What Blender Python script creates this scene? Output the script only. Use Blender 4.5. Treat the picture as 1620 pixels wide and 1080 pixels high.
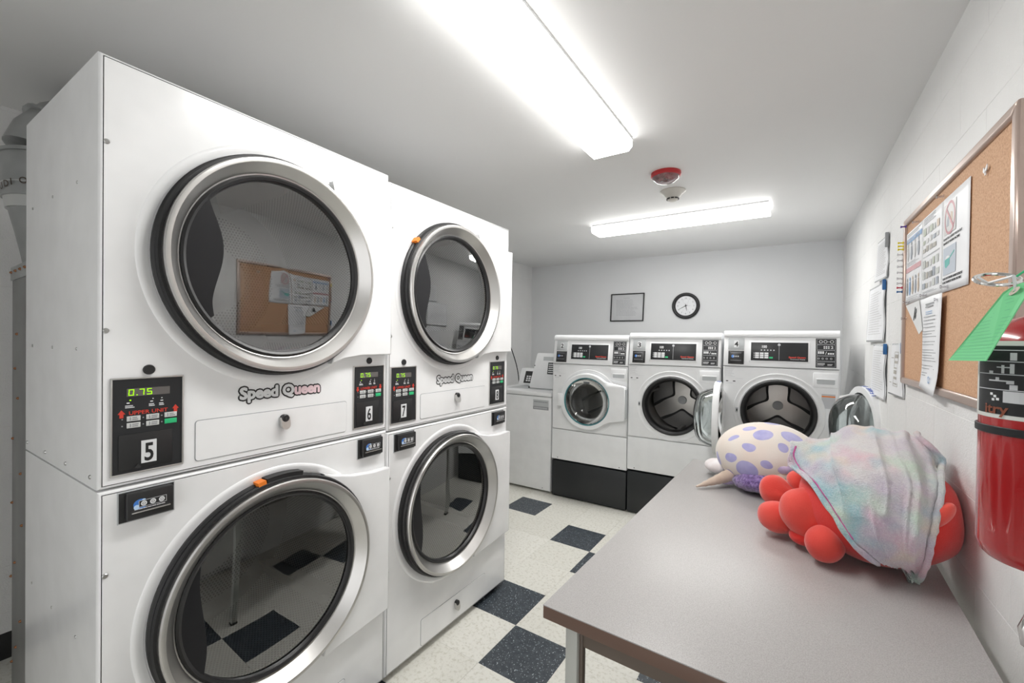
import bpy, bmesh, math, random
from mathutils import Vector, Matrix, noise
R = math.radians; PI = math.pi
random.seed(7)
S = bpy.context.scene
COL = S.collection
for o in list(bpy.data.objects): bpy.data.objects.remove(o)

# ---------------------------------------------------------------- camera
cam_d = bpy.data.cameras.new('camera'); cam = bpy.data.objects.new('camera', cam_d); COL.objects.link(cam)
cam_d.sensor_width = 36.0; cam_d.lens = 678.43 * 36.0 / 1620.0
cam_d.shift_y = 4.99 / 1620.0; cam_d.clip_start = 0.02
yaw, pit, rol = R(-33.609), R(-0.5403), R(0.7615)
fwd = Vector((math.sin(yaw) * math.cos(pit), math.cos(yaw) * math.cos(pit), math.sin(pit)))
rgt = Vector((math.cos(yaw), -math.sin(yaw), 0)); upv = rgt.cross(fwd)
r2 = math.cos(rol) * rgt + math.sin(rol) * upv; u2 = -math.sin(rol) * rgt + math.cos(rol) * upv
m = Matrix((r2, u2, -fwd)).transposed().to_4x4(); m.translation = (0, 0, 1.42)
cam.matrix_world = m; S.camera = cam
# ---------------------------------------------------------------- world, exposure
w = bpy.data.worlds.new('world'); S.world = w; w.use_nodes = True
w.node_tree.nodes['Background'].inputs[0].default_value = (1.0, 1.0, 1.0, 1)
w.node_tree.nodes['Background'].inputs[1].default_value = 1.55
LAMP = 31.0
S.view_settings.view_transform = 'Standard'; S.view_settings.look = 'None'
S.view_settings.exposure = 0.07; S.view_settings.gamma = 1.0; S.view_settings.use_curve_mapping = False
try:
    S.cycles.max_bounces = 10; S.cycles.diffuse_bounces = 6; S.cycles.glossy_bounces = 4
    S.cycles.transparent_max_bounces = 16; S.cycles.transmission_bounces = 8
    S.cycles.caustics_reflective = False; S.cycles.caustics_refractive = False
    S.cycles.sample_clamp_indirect = 4.0
except Exception: pass

# ---------------------------------------------------------------- materials
class NT:
    def __init__(s, name):
        s.m = bpy.data.materials.new(name); s.m.use_nodes = True; s.t = s.m.node_tree; s.n = s.t.nodes
        s.b = s.n['Principled BSDF']; s.out = s.n['Material Output']
    def node(s, ty, **kw):
        x = s.n.new(ty)
        for k, v in kw.items(): setattr(x, k, v)
        return x
    def link(s, a, b): s.t.links.new(a, b)
    def math(s, op, a, b=None, c=None):
        x = s.node('ShaderNodeMath', operation=op)
        for i, v in enumerate((a, b, c)):
            if v is None: continue
            if isinstance(v, (int, float)): x.inputs[i].default_value = v
            else: s.link(v, x.inputs[i])
        return x.outputs[0]
    def vmath(s, op, a, b=None, out=0):
        x = s.node('ShaderNodeVectorMath', operation=op)
        for i, v in enumerate((a, b)):
            if v is None: continue
            if isinstance(v, (tuple, list)): x.inputs[i].default_value = v
            else: s.link(v, x.inputs[i])
        return x.outputs[out]
    def coord(s, which='Object'): return s.node('ShaderNodeTexCoord').outputs[which]
    def noise(s, vec, scale, detail=3, rough=.5):
        x = s.node('ShaderNodeTexNoise'); x.inputs['Scale'].default_value = scale
        x.inputs['Detail'].default_value = detail; x.inputs['Roughness'].default_value = rough
        if vec is not None: s.link(vec, x.inputs['Vector'])
        return x.outputs['Fac']
    def ramp(s, fac, stops, interp='LINEAR'):
        x = s.node('ShaderNodeValToRGB'); cr = x.color_ramp; cr.interpolation = interp
        while len(cr.elements) < len(stops): cr.elements.new(0.5)
        for e, (p, c) in zip(cr.elements, stops):
            e.position = p; e.color = (*c, 1) if len(c) == 3 else c
        s.link(fac, x.inputs[0]); return x.outputs[0]
    def bump(s, h, strength, dist=.002):
        x = s.node('ShaderNodeBump'); x.inputs['Strength'].default_value = strength
        x.inputs['Distance'].default_value = dist; s.link(h, x.inputs['Height'])
        s.link(x.outputs[0], s.b.inputs['Normal']); return x
    def mix(s, fac, a, b):
        x = s.node('ShaderNodeMix', data_type='RGBA')
        if isinstance(fac, (int, float)): x.inputs[0].default_value = fac
        else: s.link(fac, x.inputs[0])
        for i, v in ((6, a), (7, b)):
            if isinstance(v, tuple): x.inputs[i].default_value = (*v, 1)
            else: s.link(v, x.inputs[i])
        return x.outputs[2]
    def set(s, **kw):
        for k, v in kw.items():
            k = {'col': 'Base Color', 'rough': 'Roughness', 'metal': 'Metallic', 'spec': 'Specular IOR Level',
                 'coat': 'Coat Weight', 'sheen': 'Sheen Weight', 'coatr': 'Coat Roughness', 'aniso': 'Anisotropic'}[k]
            s.b.inputs[k].default_value = (*v, 1) if isinstance(v, tuple) else v
        return s

MATS = {}
def simple(name, col, rough=.5, metal=0., var=.03, bump=0., bscale=300, **kw):
    t = NT(name).set(rough=rough, metal=metal, **kw)
    f = t.noise(t.coord(), 9, 2)
    c = t.ramp(f, [(.3, tuple(x * (1 - var) for x in col)), (.7, tuple(min(1, x * (1 + var)) for x in col))])
    t.link(c, t.b.inputs['Base Color'])
    if bump: t.bump(t.noise(t.coord(), bscale, 2), bump, .001)
    MATS[name] = t.m; return t.m

M_enamel = simple('white_enamel', (.87, .875, .88), .22, bump=.02, bscale=500, coat=.25, coatr=.1)
M_enamel2 = simple('washer_enamel', (.82, .83, .84), .3, coat=.2)
M_plastic = simple('white_plastic', (.82, .83, .84), .35)
M_gray_pl = simple('light_gray_plastic', (.5, .52, .53), .45)
M_black = simple('black_plastic', (.018, .018, .019), .35)
M_gloss = simple('black_panel', (.024, .025, .027), .34, spec=.35)
M_rubber = simple('black_rubber', (.012, .012, .013), .45)
M_kick = simple('charcoal_base_paint', (.014, .016, .018), .42)
M_kidney = simple('dark_gray_lens', (.016, .016, .018), .38, spec=.25)
M_dark = simple('dark_recess', (.03, .03, .03), .7)
M_red_print = simple('red_print', (.62, .05, .03), .5)
M_orange = simple('orange_sticker', (.85, .22, .02), .5)
M_white_print = simple('white_print', (.75, .76, .77), .5)
M_pink = simple('worn_pink_print', (.82, .62, .66), .5)
M_gray_print = simple('gray_print', (.30, .31, .32), .6)
M_lgray_print = simple('pale_gray_print', (.52, .53, .55), .6)
M_green_key = simple('green_key', (.03, .5, .2), .4)
M_key = simple('gray_key', (.62, .63, .62), .45)
M_dispoff = simple('display_window', (.13, .12, .115), .25)
M_blue = simple('blue_logo', (.05, .2, .6), .4)
M_lblue = simple('pale_blue_logo', (.5, .68, .9), .4)
M_blue_ink = simple('blue_ink', (.06, .11, .42), .5)
M_steel = simple('brushed_steel', (.63, .62, .605), .33, 1.0)
M_chrome = simple('polished_chrome', (.78, .78, .77), .14, 1.0)
M_screw = simple('zinc_screw', (.5, .5, .49), .3, 1.0)
M_copper = simple('copper_screw', (.26, .12, .06), .4, .9)
M_galv = simple('galvanized_metal', (.40, .41, .41), .42, .7, var=.15)
M_ductbox = simple('dull_sheet_metal', (.24, .24, .235), .5, .3, var=.08)
M_foil = simple('foil_tape', (.6, .61, .6), .35, .5)
M_legm = simple('cream_table_metal', (.52, .53, .5), .4, bump=.02)
M_apron = simple('brown_apron_paint', (.13, .10, .08), .45)
M_edge = simple('brown_edge_band', (.15, .088, .065), .5)
M_red_fab = None
M_paper = simple('white_paper', (.80, .81, .83), .45)
M_sleeve = simple('clear_sleeve_film', (.70, .72, .74), .15, coat=.6)
M_alu = simple('tan_metal_frame', (.50, .39, .34), .28, .45)
M_ext = simple('extinguisher_red', (.36, .010, .012), .22, coat=.7)
M_strap = simple('black_strap', (.015, .016, .018), .4)
M_label = simple('label_paper', (.62, .63, .60), .35)
M_alarm = simple('alarm_red', (.45, .02, .025), .35)
M_smoke = simple('ivory_plastic', (.60, .585, .54), .5)
M_teal = simple('teal_ring', (.05, .2, .22), .3)
M_amber = simple('kick_base_brown', (.12, .1, .08), .8)  # plain dark brown for the dryers' kick base

def emit(name, col, st):
    t = NT(name); e = t.node('ShaderNodeEmission'); e.inputs[0].default_value = (*col, 1); e.inputs[1].default_value = st
    t.link(e.outputs[0], t.out.inputs[0]); MATS[name] = t.m; return t.m
M_green = emit('green_led', (.45, 1, .02), 1.0)
# lens: ribbed prismatic acrylic, brighter along the two tubes
t = NT('lamp_lens'); x = t.node('ShaderNodeSeparateXYZ'); t.link(t.coord(), x.inputs[0])
tube = t.math('ABSOLUTE', t.math('SUBTRACT', t.math('ABSOLUTE', x.outputs[1]), .045))
fac = t.ramp(tube, [(0.0, (1, 1, 1)), (.035, (.80, .80, .80)), (.052, (.50, .50, .50)), (.062, (.22, .22, .22))])
e = t.node('ShaderNodeEmission'); e.inputs[0].default_value = (1.0, .99, .965, 1)
t.link(t.math('MULTIPLY', fac, LAMP), e.inputs[1]); t.link(e.outputs[0], t.out.inputs[0]); M_lens = t.m
M_lens2 = M_lens.copy(); [n for n in M_lens2.node_tree.nodes if n.type == 'MATH' and n.operation == 'MULTIPLY'][-1].inputs[1].default_value = LAMP * 1.2   # far lamp's strength raised to brighten the dim far end
M_lampend = emit('lamp_end_cap', (1, .99, .97), 1.1)

def glass(name, tint, refl, rough=0.0, km=1.6):
    t = NT(name); tr = t.node('ShaderNodeBsdfTransparent'); tr.inputs[0].default_value = (*tint, 1)
    gl = t.node('ShaderNodeBsdfGlossy'); gl.inputs['Roughness'].default_value = rough
    gl.inputs[0].default_value = (1, 1, 1, 1)
    lw = t.node('ShaderNodeFresnel'); lw.inputs[0].default_value = 1.5
    f = t.math('MINIMUM', t.math('ADD', t.math('MULTIPLY', lw.outputs[0], km), refl), 1.0)
    mx = t.node('ShaderNodeMixShader'); t.link(f, mx.inputs[0]); t.link(tr.outputs[0], mx.inputs[1]); t.link(gl.outputs[0], mx.inputs[2])
    t.link(mx.outputs[0], t.out.inputs[0]); MATS[name] = t.m; return t.m
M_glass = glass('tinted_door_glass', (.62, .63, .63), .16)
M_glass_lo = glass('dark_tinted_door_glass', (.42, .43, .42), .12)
M_clear = glass('clear_bowl_glass', (.84, .88, .88), .03, km=1.1)
M_darkened = glass('darkened_door_glass', (.68, .69, .68), .01, km=.7)  # clear glass of the closed door, the drum's darkness put into its tint
M_pane = glass('picture_glass', (.97, .97, .97), .02, .02, .6)
M_clearpl = glass('clear_plastic', (.85, .84, .86), .06, .1)

# painted concrete block
t = NT('painted_block').set(rough=.5, spec=.4)
co = t.coord('Object'); ge = t.node('ShaderNodeNewGeometry').outputs['Position']
f = t.noise(ge, 3, 3); c = t.ramp(f, [(.3, (.74, .74, .735)), (.7, (.79, .79, .785))])
t.link(c, t.b.inputs['Base Color'])
h = t.math('ADD', t.noise(ge, 45, 4, .6), t.math('MULTIPLY', t.noise(ge, 220, 2), .5)); t.bump(h, .55, .004); M_block = t.m
t = NT('mortar_paint').set(rough=.6); ge = t.node('ShaderNodeNewGeometry').outputs['Position']
f = t.noise(ge, 8, 4); c = t.ramp(f, [(.42, (.70, .70, .68)), (.58, (.84, .84, .83))]); t.link(c, t.b.inputs['Base Color'])
t.bump(t.noise(ge, 90, 3), .5, .003); M_mortar = t.m
t = NT('smooth_wall_paint').set(rough=.55); ge = t.node('ShaderNodeNewGeometry').outputs['Position']
c = t.ramp(t.noise(ge, 1.5, 2), [(.3, (.68, .69, .70)), (.7, (.72, .73, .74))]); t.link(c, t.b.inputs['Base Color'])
t.bump(t.noise(ge, 160, 2), .1, .001); M_wall = t.m
t = NT('ceiling_paint').set(rough=.7); ge = t.node('ShaderNodeNewGeometry').outputs['Position']
c = t.ramp(t.noise(ge, 1.2, 2), [(.3, (.76, .76, .755)), (.7, (.79, .79, .785))]); t.link(c, t.b.inputs['Base Color'])
t.bump(t.noise(ge, 120, 3), .08, .002); M_ceil = t.m
# floor tiles
t = NT('cream_vinyl_tile').set(rough=.42, spec=.5); ge = t.node('ShaderNodeNewGeometry').outputs['Position']
oi = t.node('ShaderNodeObjectInfo').outputs['Random']
base = t.ramp(oi, [(0, (.70, .69, .635)), (1, (.76, .75, .70))])
mot = t.ramp(t.noise(ge, 55, 4, .7), [(.36, (.80, .79, .74)), (.5, (1, 1, 1)), (.7, (1.0, 1.0, .98))])
mm = t.node('ShaderNodeMix', data_type='RGBA', blend_type='MULTIPLY'); mm.inputs[0].default_value = 1
t.link(base, mm.inputs[6]); t.link(mot, mm.inputs[7]); t.link(mm.outputs[2], t.b.inputs['Base Color']); M_tile_w = t.m
t = NT('black_flecked_vinyl_tile').set(rough=.4); ge = t.node('ShaderNodeNewGeometry').outputs['Position']
mp = t.node('ShaderNodeMapping'); mp.inputs['Scale'].default_value = (1, .55, 1); mp.inputs['Rotation'].default_value = (0, 0, .6); t.link(ge, mp.inputs[0])
mp2 = t.node('ShaderNodeMapping'); mp2.inputs['Scale'].default_value = (.5, 1, 1); mp2.inputs['Rotation'].default_value = (0, 0, -.4); t.link(ge, mp2.inputs[0])
n1 = t.ramp(t.noise(mp.outputs[0], 150, 1), [(.665, (0, 0, 0)), (.70, (1, 1, 1))]); n2 = t.ramp(t.noise(mp2.outputs[0], 130, 1), [(.675, (0, 0, 0)), (.71, (1, 1, 1))])
n3 = t.ramp(t.noise(ge, 35, 3), [(.4, (.028, .036, .046)), (.7, (.055, .068, .082))])
c = t.mix(n1, n3, (.42, .46, .48)); c = t.mix(n2, c, (.25, .29, .32)); t.link(c, t.b.inputs['Base Color']); M_tile_b = t.m
# laminate
t = NT('speckled_laminate').set(rough=.38, spec=.45); co = t.coord()
c = t.ramp(t.noise(co, 420, 2, .8), [(.38, (.335, .32, .315)), (.5, (.40, .385, .38)), (.66, (.45, .44, .435))])
c2 = t.mix(t.ramp(t.noise(co, 4, 4), [(.55, (0, 0, 0)), (.75, (.10, .10, .10))]), c, (.38, .36, .36)); t.link(c2, t.b.inputs['Base Color']); M_lam = t.m
# cork
t = NT('cork').set(rough=.75); co = t.coord()
c = t.ramp(t.noise(co, 180, 4, .8), [(.3, (.36, .19, .10)), (.5, (.56, .33, .195)), (.7, (.64, .41, .26))]); t.link(c, t.b.inputs['Base Color'])
t.bump(t.noise(co, 200, 3), .3, .001); M_cork = t.m
# perforated steel (round holes on a staggered grid), UV in metres
def perforated(name, pitch, col, hole, zmask=False):
    t = NT(name).set(rough=.35, metal=.65)
    uv = t.node('ShaderNodeUVMap').outputs[0]
    a = t.vmath('MULTIPLY', uv, (1 / pitch, 1 / (pitch * 1.732), 0))
    def d(v):
        fr = t.vmath('SUBTRACT', t.vmath('FRACTION', v), (.5, .5, 0))
        fr = t.vmath('MULTIPLY', fr, (1, 1.732, 0)); return t.vmath('LENGTH', fr, None, 1)
    dd = t.math('MINIMUM', d(a), d(t.vmath('ADD', a, (.5, .5, 0))))
    h = t.math('LESS_THAN', dd, hole)
    if zmask:   # perforated only outside a plain centre, inside a plain rim
        rr = t.vmath('LENGTH', uv, None, 1)
        h = t.math('MULTIPLY', h, t.math('MULTIPLY', t.math('GREATER_THAN', rr, .13), t.math('LESS_THAN', rr, .25)))
    c = t.mix(h, col, (.012, .012, .012)); t.link(c, t.b.inputs['Base Color'])
    t.link(t.math('SUBTRACT', .65, t.math('MULTIPLY', h, .65)), t.b.inputs['Metallic']); return t.m
M_perf = perforated('perforated_drum', .011, (.55, .56, .55), .30)
M_perfb = perforated('perforated_drum_back', .012, (.5, .51, .50), .30, True)
M_wdrum = simple('washer_drum_steel', (.62, .60, .57), .34, .9)
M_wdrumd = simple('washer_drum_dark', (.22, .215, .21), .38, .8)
# fabrics
def fabric(name, cols, scale, rough=.85, sheen=.6, bs=260, bstr=.4, bd=.003):
    t = NT(name).set(rough=rough, sheen=sheen); co = t.coord()
    c = t.ramp(t.noise(co, scale, 1.5 if 'tie_dye' in name else 3, .4), cols); t.link(c, t.b.inputs['Base Color'])
    t.bump(t.math('ADD', t.noise(co, bs, 3, .7), t.math('MULTIPLY', t.noise(co, 14, 2), 1.5)), bstr, bd); MATS[name] = t.m; return t
M_red_fab = fabric('red_plush', [(.3, (.62, .018, .014)), (.7, (.72, .03, .022))], 6, sheen=.25).m
M_coral = fabric('coral_plush', [(.3, (.66, .045, .032)), (.7, (.78, .085, .06))], 8, sheen=.35).m
M_purple = fabric('purple_curly_fleece', [(.35, (.10, .05, .20)), (.65, (.30, .20, .48))], 90, bs=120, bstr=1.0, bd=.006).m
M_horn = fabric('beige_horn_velour', [(.3, (.52, .41, .33)), (.7, (.64, .54, .46))], 20, sheen=.2).m
M_wfoot = fabric('white_foot_velour', [(.4, (.72, .66, .66)), (.7, (.80, .78, .80))], 14, sheen=.3).m
M_lilac = fabric('lilac_velour', [(.3, (.42, .34, .56)), (.7, (.62, .52, .72))], 30, sheen=.4).m
M_lpink = fabric('pink_blue_fluff', [(.35, (.68, .42, .46)), (.5, (.72, .60, .66)), (.7, (.50, .56, .68))], 25, bs=150, bstr=.9, bd=.005).m
t = fabric('pastel_tie_dye_fleece', [(.32, (.26, .52, .60)), (.38, (.58, .68, .60)), (.43, (.76, .74, .70)), (.47, (.66, .52, .64)),
     (.51, (.46, .40, .56)), (.55, (.74, .70, .72)), (.59, (.76, .44, .54)), (.64, (.78, .62, .50)), (.70, (.60, .70, .56))], 8.5, sheen=.8, bs=230, bstr=1.0, bd=.006)
co = t.coord()
def blob(off, sc, lo, hi): return t.ramp(t.noise(t.vmath('ADD', co, off), sc, 2, .5), [(lo, (0, 0, 0)), (hi, (1, 1, 1))])
c = t.ramp(t.noise(co, 7, 3), [(.35, (.74, .72, .72)), (.65, (.52, .44, .58))])
c = t.mix(blob((3, 1, 2), 6, .50, .68), c, (.78, .45, .55)); c = t.mix(blob((7, 5, 1), 6, .52, .66), c, (.32, .55, .62))
c = t.mix(blob((1, 8, 4), 7, .55, .70), c, (.78, .64, .50)); c = t.mix(blob((5, 2, 9), 7, .54, .68), c, (.56, .70, .58))
c = t.mix(t.ramp(t.noise(co, 170, 2, .8), [(.45, (0, 0, 0)), (.75, (.45, .45, .45))]), c, (.82, .80, .80)); t.link(c, t.b.inputs['Base Color'])
M_blanket = t.m
M_magenta = simple('magenta_piping', (.55, .09, .30), .7)
SPOTS = [(-0.01, -0.12, 0.12, 0.041, 0.005, 0.004, 0.002, -0.031, -0.017), (-0.064, -0.171, 0.064, 0.026, -0.01, -0.002, -0.003, -0.01, -0.017), (-0.134, -0.156, 0.007, 0.025, -0.018, 0.008, 0.001, -0.002, -0.019), (-0.069, -0.184, -0.032, 0.041, -0.01, -0.011, -0.013, 0.017, -0.036), (0.069, -0.159, 0.077, 0.015, -0.004, -0.012, -0.009, -0.014, -0.012), (0.099, -0.091, 0.114, 0.043, -0.005, -0.021, -0.007, -0.034, -0.011), (0.015, 0.018, 0.149, 0.027, 0.025, -0.001, 0.002, -0.042, -0.001), (-0.07, -0.078, 0.129, 0.025, 0.003, 0.008, 0.003, -0.017, -0.005), (-0.127, -0.115, 0.085, 0.023, -0.004, 0.014, 0.005, -0.013, -0.006), (-0.193, -0.079, -0.029, 0.008, -0.018, 0.005, -0.004, 0.016, -0.033), (-0.143, -0.109, -0.076, 0.01, -0.022, 0.012, 0.007, 0.015, -0.022), (0.009, -0.2, 0.003, 0.024, 0.001, -0.003, -0.003, -0.0, -0.017), (0.105, 0.043, 0.156, 0.03, -0.001, -0.004, -0.001, -0.001, -0.008)]
t = NT('spotted_plush').set(rough=.85, sheen=.3); co = t.coord()
wob = t.node('ShaderNodeTexNoise'); wob.inputs['Scale'].default_value = 9; t.link(co, wob.inputs['Vector'])
off = t.vmath('MULTIPLY', t.vmath('SUBTRACT', wob.outputs['Color'], (.5, .5, .5)), (.03, .03, .03))
cp = t.vmath('ADD', co, off); acc = None
for s in SPOTS:
    c_, a_, b_ = Vector(s[0:3]), Vector(s[3:6]), Vector(s[6:9])
    df = t.vmath('SUBTRACT', cp, tuple(c_))
    n_ = a_.cross(b_).normalized(); bp = (b_ - a_ * (a_.dot(b_) / a_.dot(a_)))
    u = t.vmath('DOT_PRODUCT', df, tuple(a_ / a_.dot(a_)), 1); v = t.vmath('DOT_PRODUCT', df, tuple(bp / bp.dot(bp)), 1)
    ww = t.vmath('DOT_PRODUCT', df, tuple(n_ / .06), 1)
    q = t.math('ADD', t.math('ADD', t.math('MULTIPLY', u, u), t.math('MULTIPLY', v, v)), t.math('MULTIPLY', ww, ww))
    acc = q if acc is None else t.math('MINIMUM', acc, q)
msk = t.math('LESS_THAN', acc, 1.0)
cream = t.ramp(t.noise(co, 5, 2), [(.35, (.72, .63, .56)), (.65, (.74, .70, .65))])
lil = t.ramp(t.noise(co, 25, 2), [(.3, (.34, .33, .60)), (.7, (.44, .43, .68))])
t.link(t.mix(msk, cream, lil), t.b.inputs['Base Color'])
t.bump(t.noise(co, 300, 2), .25, .002); M_spot = t.m
# green card
t = NT('green_tag_card').set(rough=.6); sx = t.node('ShaderNodeSeparateXYZ'); t.link(t.coord(), sx.inputs[0])
M_tag = simple('green_tag_card2', (.19, .66, .30), .6)

# ---------------------------------------------------------------- mesh helpers
class B:
    """collects shapes, links them as ONE mesh object"""
    def __init__(s): s.v = []; s.f = []; s.uv = {}
    def add(s, verts, faces):
        o = len(s.v); s.v += [tuple(v) for v in verts]; s.f += [tuple(i + o for i in f) for f in faces]; return s
    def box(s, x0, x1, y0, y1, z0, z1, bev=0.):
        bm = bmesh.new(); bmesh.ops.create_cube(bm, size=1)
        for v in bm.verts: v.co = Vector((x0 + (v.co.x + .5) * (x1 - x0), y0 + (v.co.y + .5) * (y1 - y0), z0 + (v.co.z + .5) * (z1 - z0)))
        if bev: bmesh.ops.bevel(bm, geom=list(bm.edges), offset=bev, segments=2, profile=.5, affect='EDGES')
        s.frombm(bm); return s
    def frombm(s, bm):
        bm.verts.index_update(); s.add([v.co.copy() for v in bm.verts], [[v.index for v in f.verts] for f in bm.faces]); bm.free()
    def lathe(s, prof, c, axis='y', n=48, a0=0., a1=2 * PI):
        """prof: (radius, along-axis). axis y: ring in xz plane"""
        full = abs(a1 - a0 - 2 * PI) < 1e-6; k = n if full else n + 1; vs = []
        for (r, h) in prof:
            for i in range(k):
                a = a0 + (a1 - a0) * i / n
                p = {'y': (r * math.cos(a), h, r * math.sin(a)), 'z': (r * math.cos(a), r * math.sin(a), h), 'x': (h, r * math.cos(a), r * math.sin(a))}[axis]
                vs.append((p[0] + c[0], p[1] + c[1], p[2] + c[2]))
        fs = []
        for j in range(len(prof) - 1):
            for i in range(n):
                a, b = j * k + i, j * k + (i + 1) % k; fs.append((a, b, b + k, a + k))
        return s.add(vs, fs)
    def disc(s, r, c, axis='y', n=40):
        return s.lathe([(r, 0), (.0001, 0)], c, axis, n)
    def prism(s, poly, y0, y1, axis='y'):
        """poly (x,z) extruded from y0 to y1"""
        n = len(poly); vs = []
        for y in (y0, y1):
            for (a, b) in poly:
                vs.append({'y': (a, y, b), 'z': (a, b, y), 'x': (y, a, b)}[axis])
        fs = [tuple(range(n)), tuple(range(2 * n - 1, n - 1, -1))] + [(i, (i + 1) % n, n + (i + 1) % n, n + i) for i in range(n)]
        return s.add(vs, fs)
    def tube(s, pts, r, n=10, cap=True):
        pts = [Vector(p) for p in pts]; rs = r if isinstance(r, (list, tuple)) else [r] * len(pts)
        vs = []; prev = None
        for i, p in enumerate(pts):
            d = (pts[min(i + 1, len(pts) - 1)] - pts[max(i - 1, 0)]).normalized()
            a = prev if prev is not None else (Vector((0, 0, 1)) if abs(d.z) < .9 else Vector((1, 0, 0)))
            x = (a - d * a.dot(d)).normalized(); y = d.cross(x); prev = x
            for k in range(n): vs.append(p + (x * math.cos(2 * PI * k / n) + y * math.sin(2 * PI * k / n)) * rs[i])
        fs = [(j * n + i, j * n + (i + 1) % n, (j + 1) * n + (i + 1) % n, (j + 1) * n + i) for j in range(len(pts) - 1) for i in range(n)]
        if cap: fs += [tuple(range(n - 1, -1, -1)), tuple(range((len(pts) - 1) * n, len(pts) * n))]
        return s.add(vs, fs)
    def ell(s, c, r, rot=None, n=32, m=20, warp=None):
        vs = []; mt = rot or Matrix.Identity(3)
        for j in range(m + 1):
            v = -PI / 2 + PI * j / m
            for i in range(n):
                u = 2 * PI * i / n; d = Vector((math.cos(v) * math.cos(u), math.cos(v) * math.sin(u), math.sin(v)))
                p = Vector((d.x * r[0], d.y * r[1], d.z * r[2]))
                if warp: p = warp(p, d)
                vs.append(mt @ p + Vector(c))
        fs = [(j * n + i, j * n + (i + 1) % n, (j + 1) * n + (i + 1) % n, (j + 1) * n + i) for j in range(m) for i in range(n)]
        return s.add(vs, fs)
    def quad(s, x0, x1, z0, z1, y):   # thin print, facing -y, .3 mm thick
        return s.box(x0, x1, y, y + .0003, z0, z1)
    def plate_hole(s, x0, x1, z0, z1, y, cx, cz, rr, n=64):
        angs = sorted(set([2 * PI * i / n for i in range(n)] + [math.atan2(z - cz, x - cx) % (2 * PI) for x in (x0, x1) for z in (z0, z1)]))
        k = len(angs); vs = []
        for a in angs: vs.append((cx + rr * math.cos(a), y, cz + rr * math.sin(a)))
        for a in angs:
            c, q = math.cos(a), math.sin(a); t = 1e9
            if c > 1e-9: t = min(t, (x1 - cx) / c)
            if c < -1e-9: t = min(t, (x0 - cx) / c)
            if q > 1e-9: t = min(t, (z1 - cz) / q)
            if q < -1e-9: t = min(t, (z0 - cz) / q)
            vs.append((cx + t * c, y, cz + t * q))
        return s.add(vs, [(i, (i + 1) % k, k + (i + 1) % k, k + i) for i in range(k)])
    def shell(s, x0, x1, z0, z1, d, r, hole=None, y=0.):
        """sheet-metal cabinet: front with rounded folded edges, sides, back; optional round hole"""
        loops = []
        for k in range(5):
            a = k / 4 * PI / 2; ins = r * (1 - math.sin(a)); yy = y + r * (1 - math.cos(a)); loops.append((ins, yy))
        loops.append((0, y + d)); vs = []
        for ins, yy in loops: vs += [(x0 + ins, yy, z0 + ins), (x1 - ins, yy, z0 + ins), (x1 - ins, yy, z1 - ins), (x0 + ins, yy, z1 - ins)]
        n = len(loops); fs = [(4 * j + i, 4 * j + (i + 1) % 4, 4 * (j + 1) + (i + 1) % 4, 4 * (j + 1) + i) for j in range(n - 1) for i in range(4)]
        fs.append((4 * n - 1, 4 * n - 2, 4 * n - 3, 4 * n - 4)); s.add(vs, fs)
        if hole: s.plate_hole(x0 + r, x1 - r, z0 + r, z1 - r, y, *hole)
        else: s.add([(x0 + r, y, z0 + r), (x1 - r, y, z0 + r), (x1 - r, y, z1 - r), (x0 + r, y, z1 - r)], [(0, 1, 2, 3)])
        return s
    def xf(s, fn): s.v = [tuple(fn(Vector(v))) for v in s.v]; return s
    def build(s, name, mat, parent=None, smooth=40, fix=True, label=None):
        me = bpy.data.meshes.new(name); me.from_pydata(s.v, [], s.f)
        if fix:
            bm = bmesh.new(); bm.from_mesh(me); bmesh.ops.remove_doubles(bm, verts=bm.verts, dist=1e-5)
            bmesh.ops.recalc_face_normals(bm, faces=bm.faces); bm.to_mesh(me); bm.free()
        me.materials.append(mat)
        if smooth:
            me.polygons.foreach_set('use_smooth', [True] * len(me.polygons)); me.set_sharp_from_angle(angle=R(smooth))
        o = bpy.data.objects.new(name, me); COL.objects.link(o); o.parent = parent
        if label: o['label'] = label
        if parent is not None and any(k in name for k in ('_print', 'marks', 'pictograms', 'symbols', 'barcode', 'side_screws', 'copper_screws', 'key_lamps', 'smoke_vents', 'sticker_boxes')): o['kind'] = 'stuff'
        return o

def thing(name, label, cat, loc=(0, 0, 0), rz=0., group=None):
    o = bpy.data.objects.new(name, None); COL.objects.link(o); o.location = loc; o.rotation_euler = (0, 0, R(rz))
    o.empty_display_size = .05
    return tag(o, label, cat, group)
def tag(o, label, cat, group=None):
    o['label'] = label; o['category'] = cat
    if group: o['group'] = group
    return o
def struct(o): o['kind'] = 'structure'; return o

def textmesh(body, size, width=None, offset=0., extrude=.0002, align='LEFT'):
    cu = bpy.data.curves.new('t', 'FONT'); cu.body = body; cu.size = size; cu.offset = offset; cu.extrude = extrude; cu.align_x = align
    cu.resolution_u = 3
    ob = bpy.data.objects.new('t', cu); COL.objects.link(ob); me = bpy.data.meshes.new_from_object(ob)
    bpy.data.objects.remove(ob); bpy.data.curves.remove(cu)
    xs = [v.co.x for v in me.vertices]
    if width and xs:
        k = width / (max(xs) - min(xs)); x0 = min(xs)
        for v in me.vertices: v.co.x = (v.co.x - x0) * k
    return me
def text(body, size, mat, parent, x, y, z, width=None, offset=0., name='lettering', fn=None, extrude=.0002, rot=0., label=None):
    me = textmesh(body, size, width, offset, extrude)
    cr, sr = math.cos(rot), math.sin(rot)
    for v in me.vertices:
        a, b, c = v.co; a, b = a * cr - b * sr, a * sr + b * cr
        p = Vector((x + a, y - c, z + b)); v.co = fn(p) if fn else p
    me.materials.append(mat); o = bpy.data.objects.new(name, me); COL.objects.link(o); o.parent = parent
    if label: o['label'] = label
    return o
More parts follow.
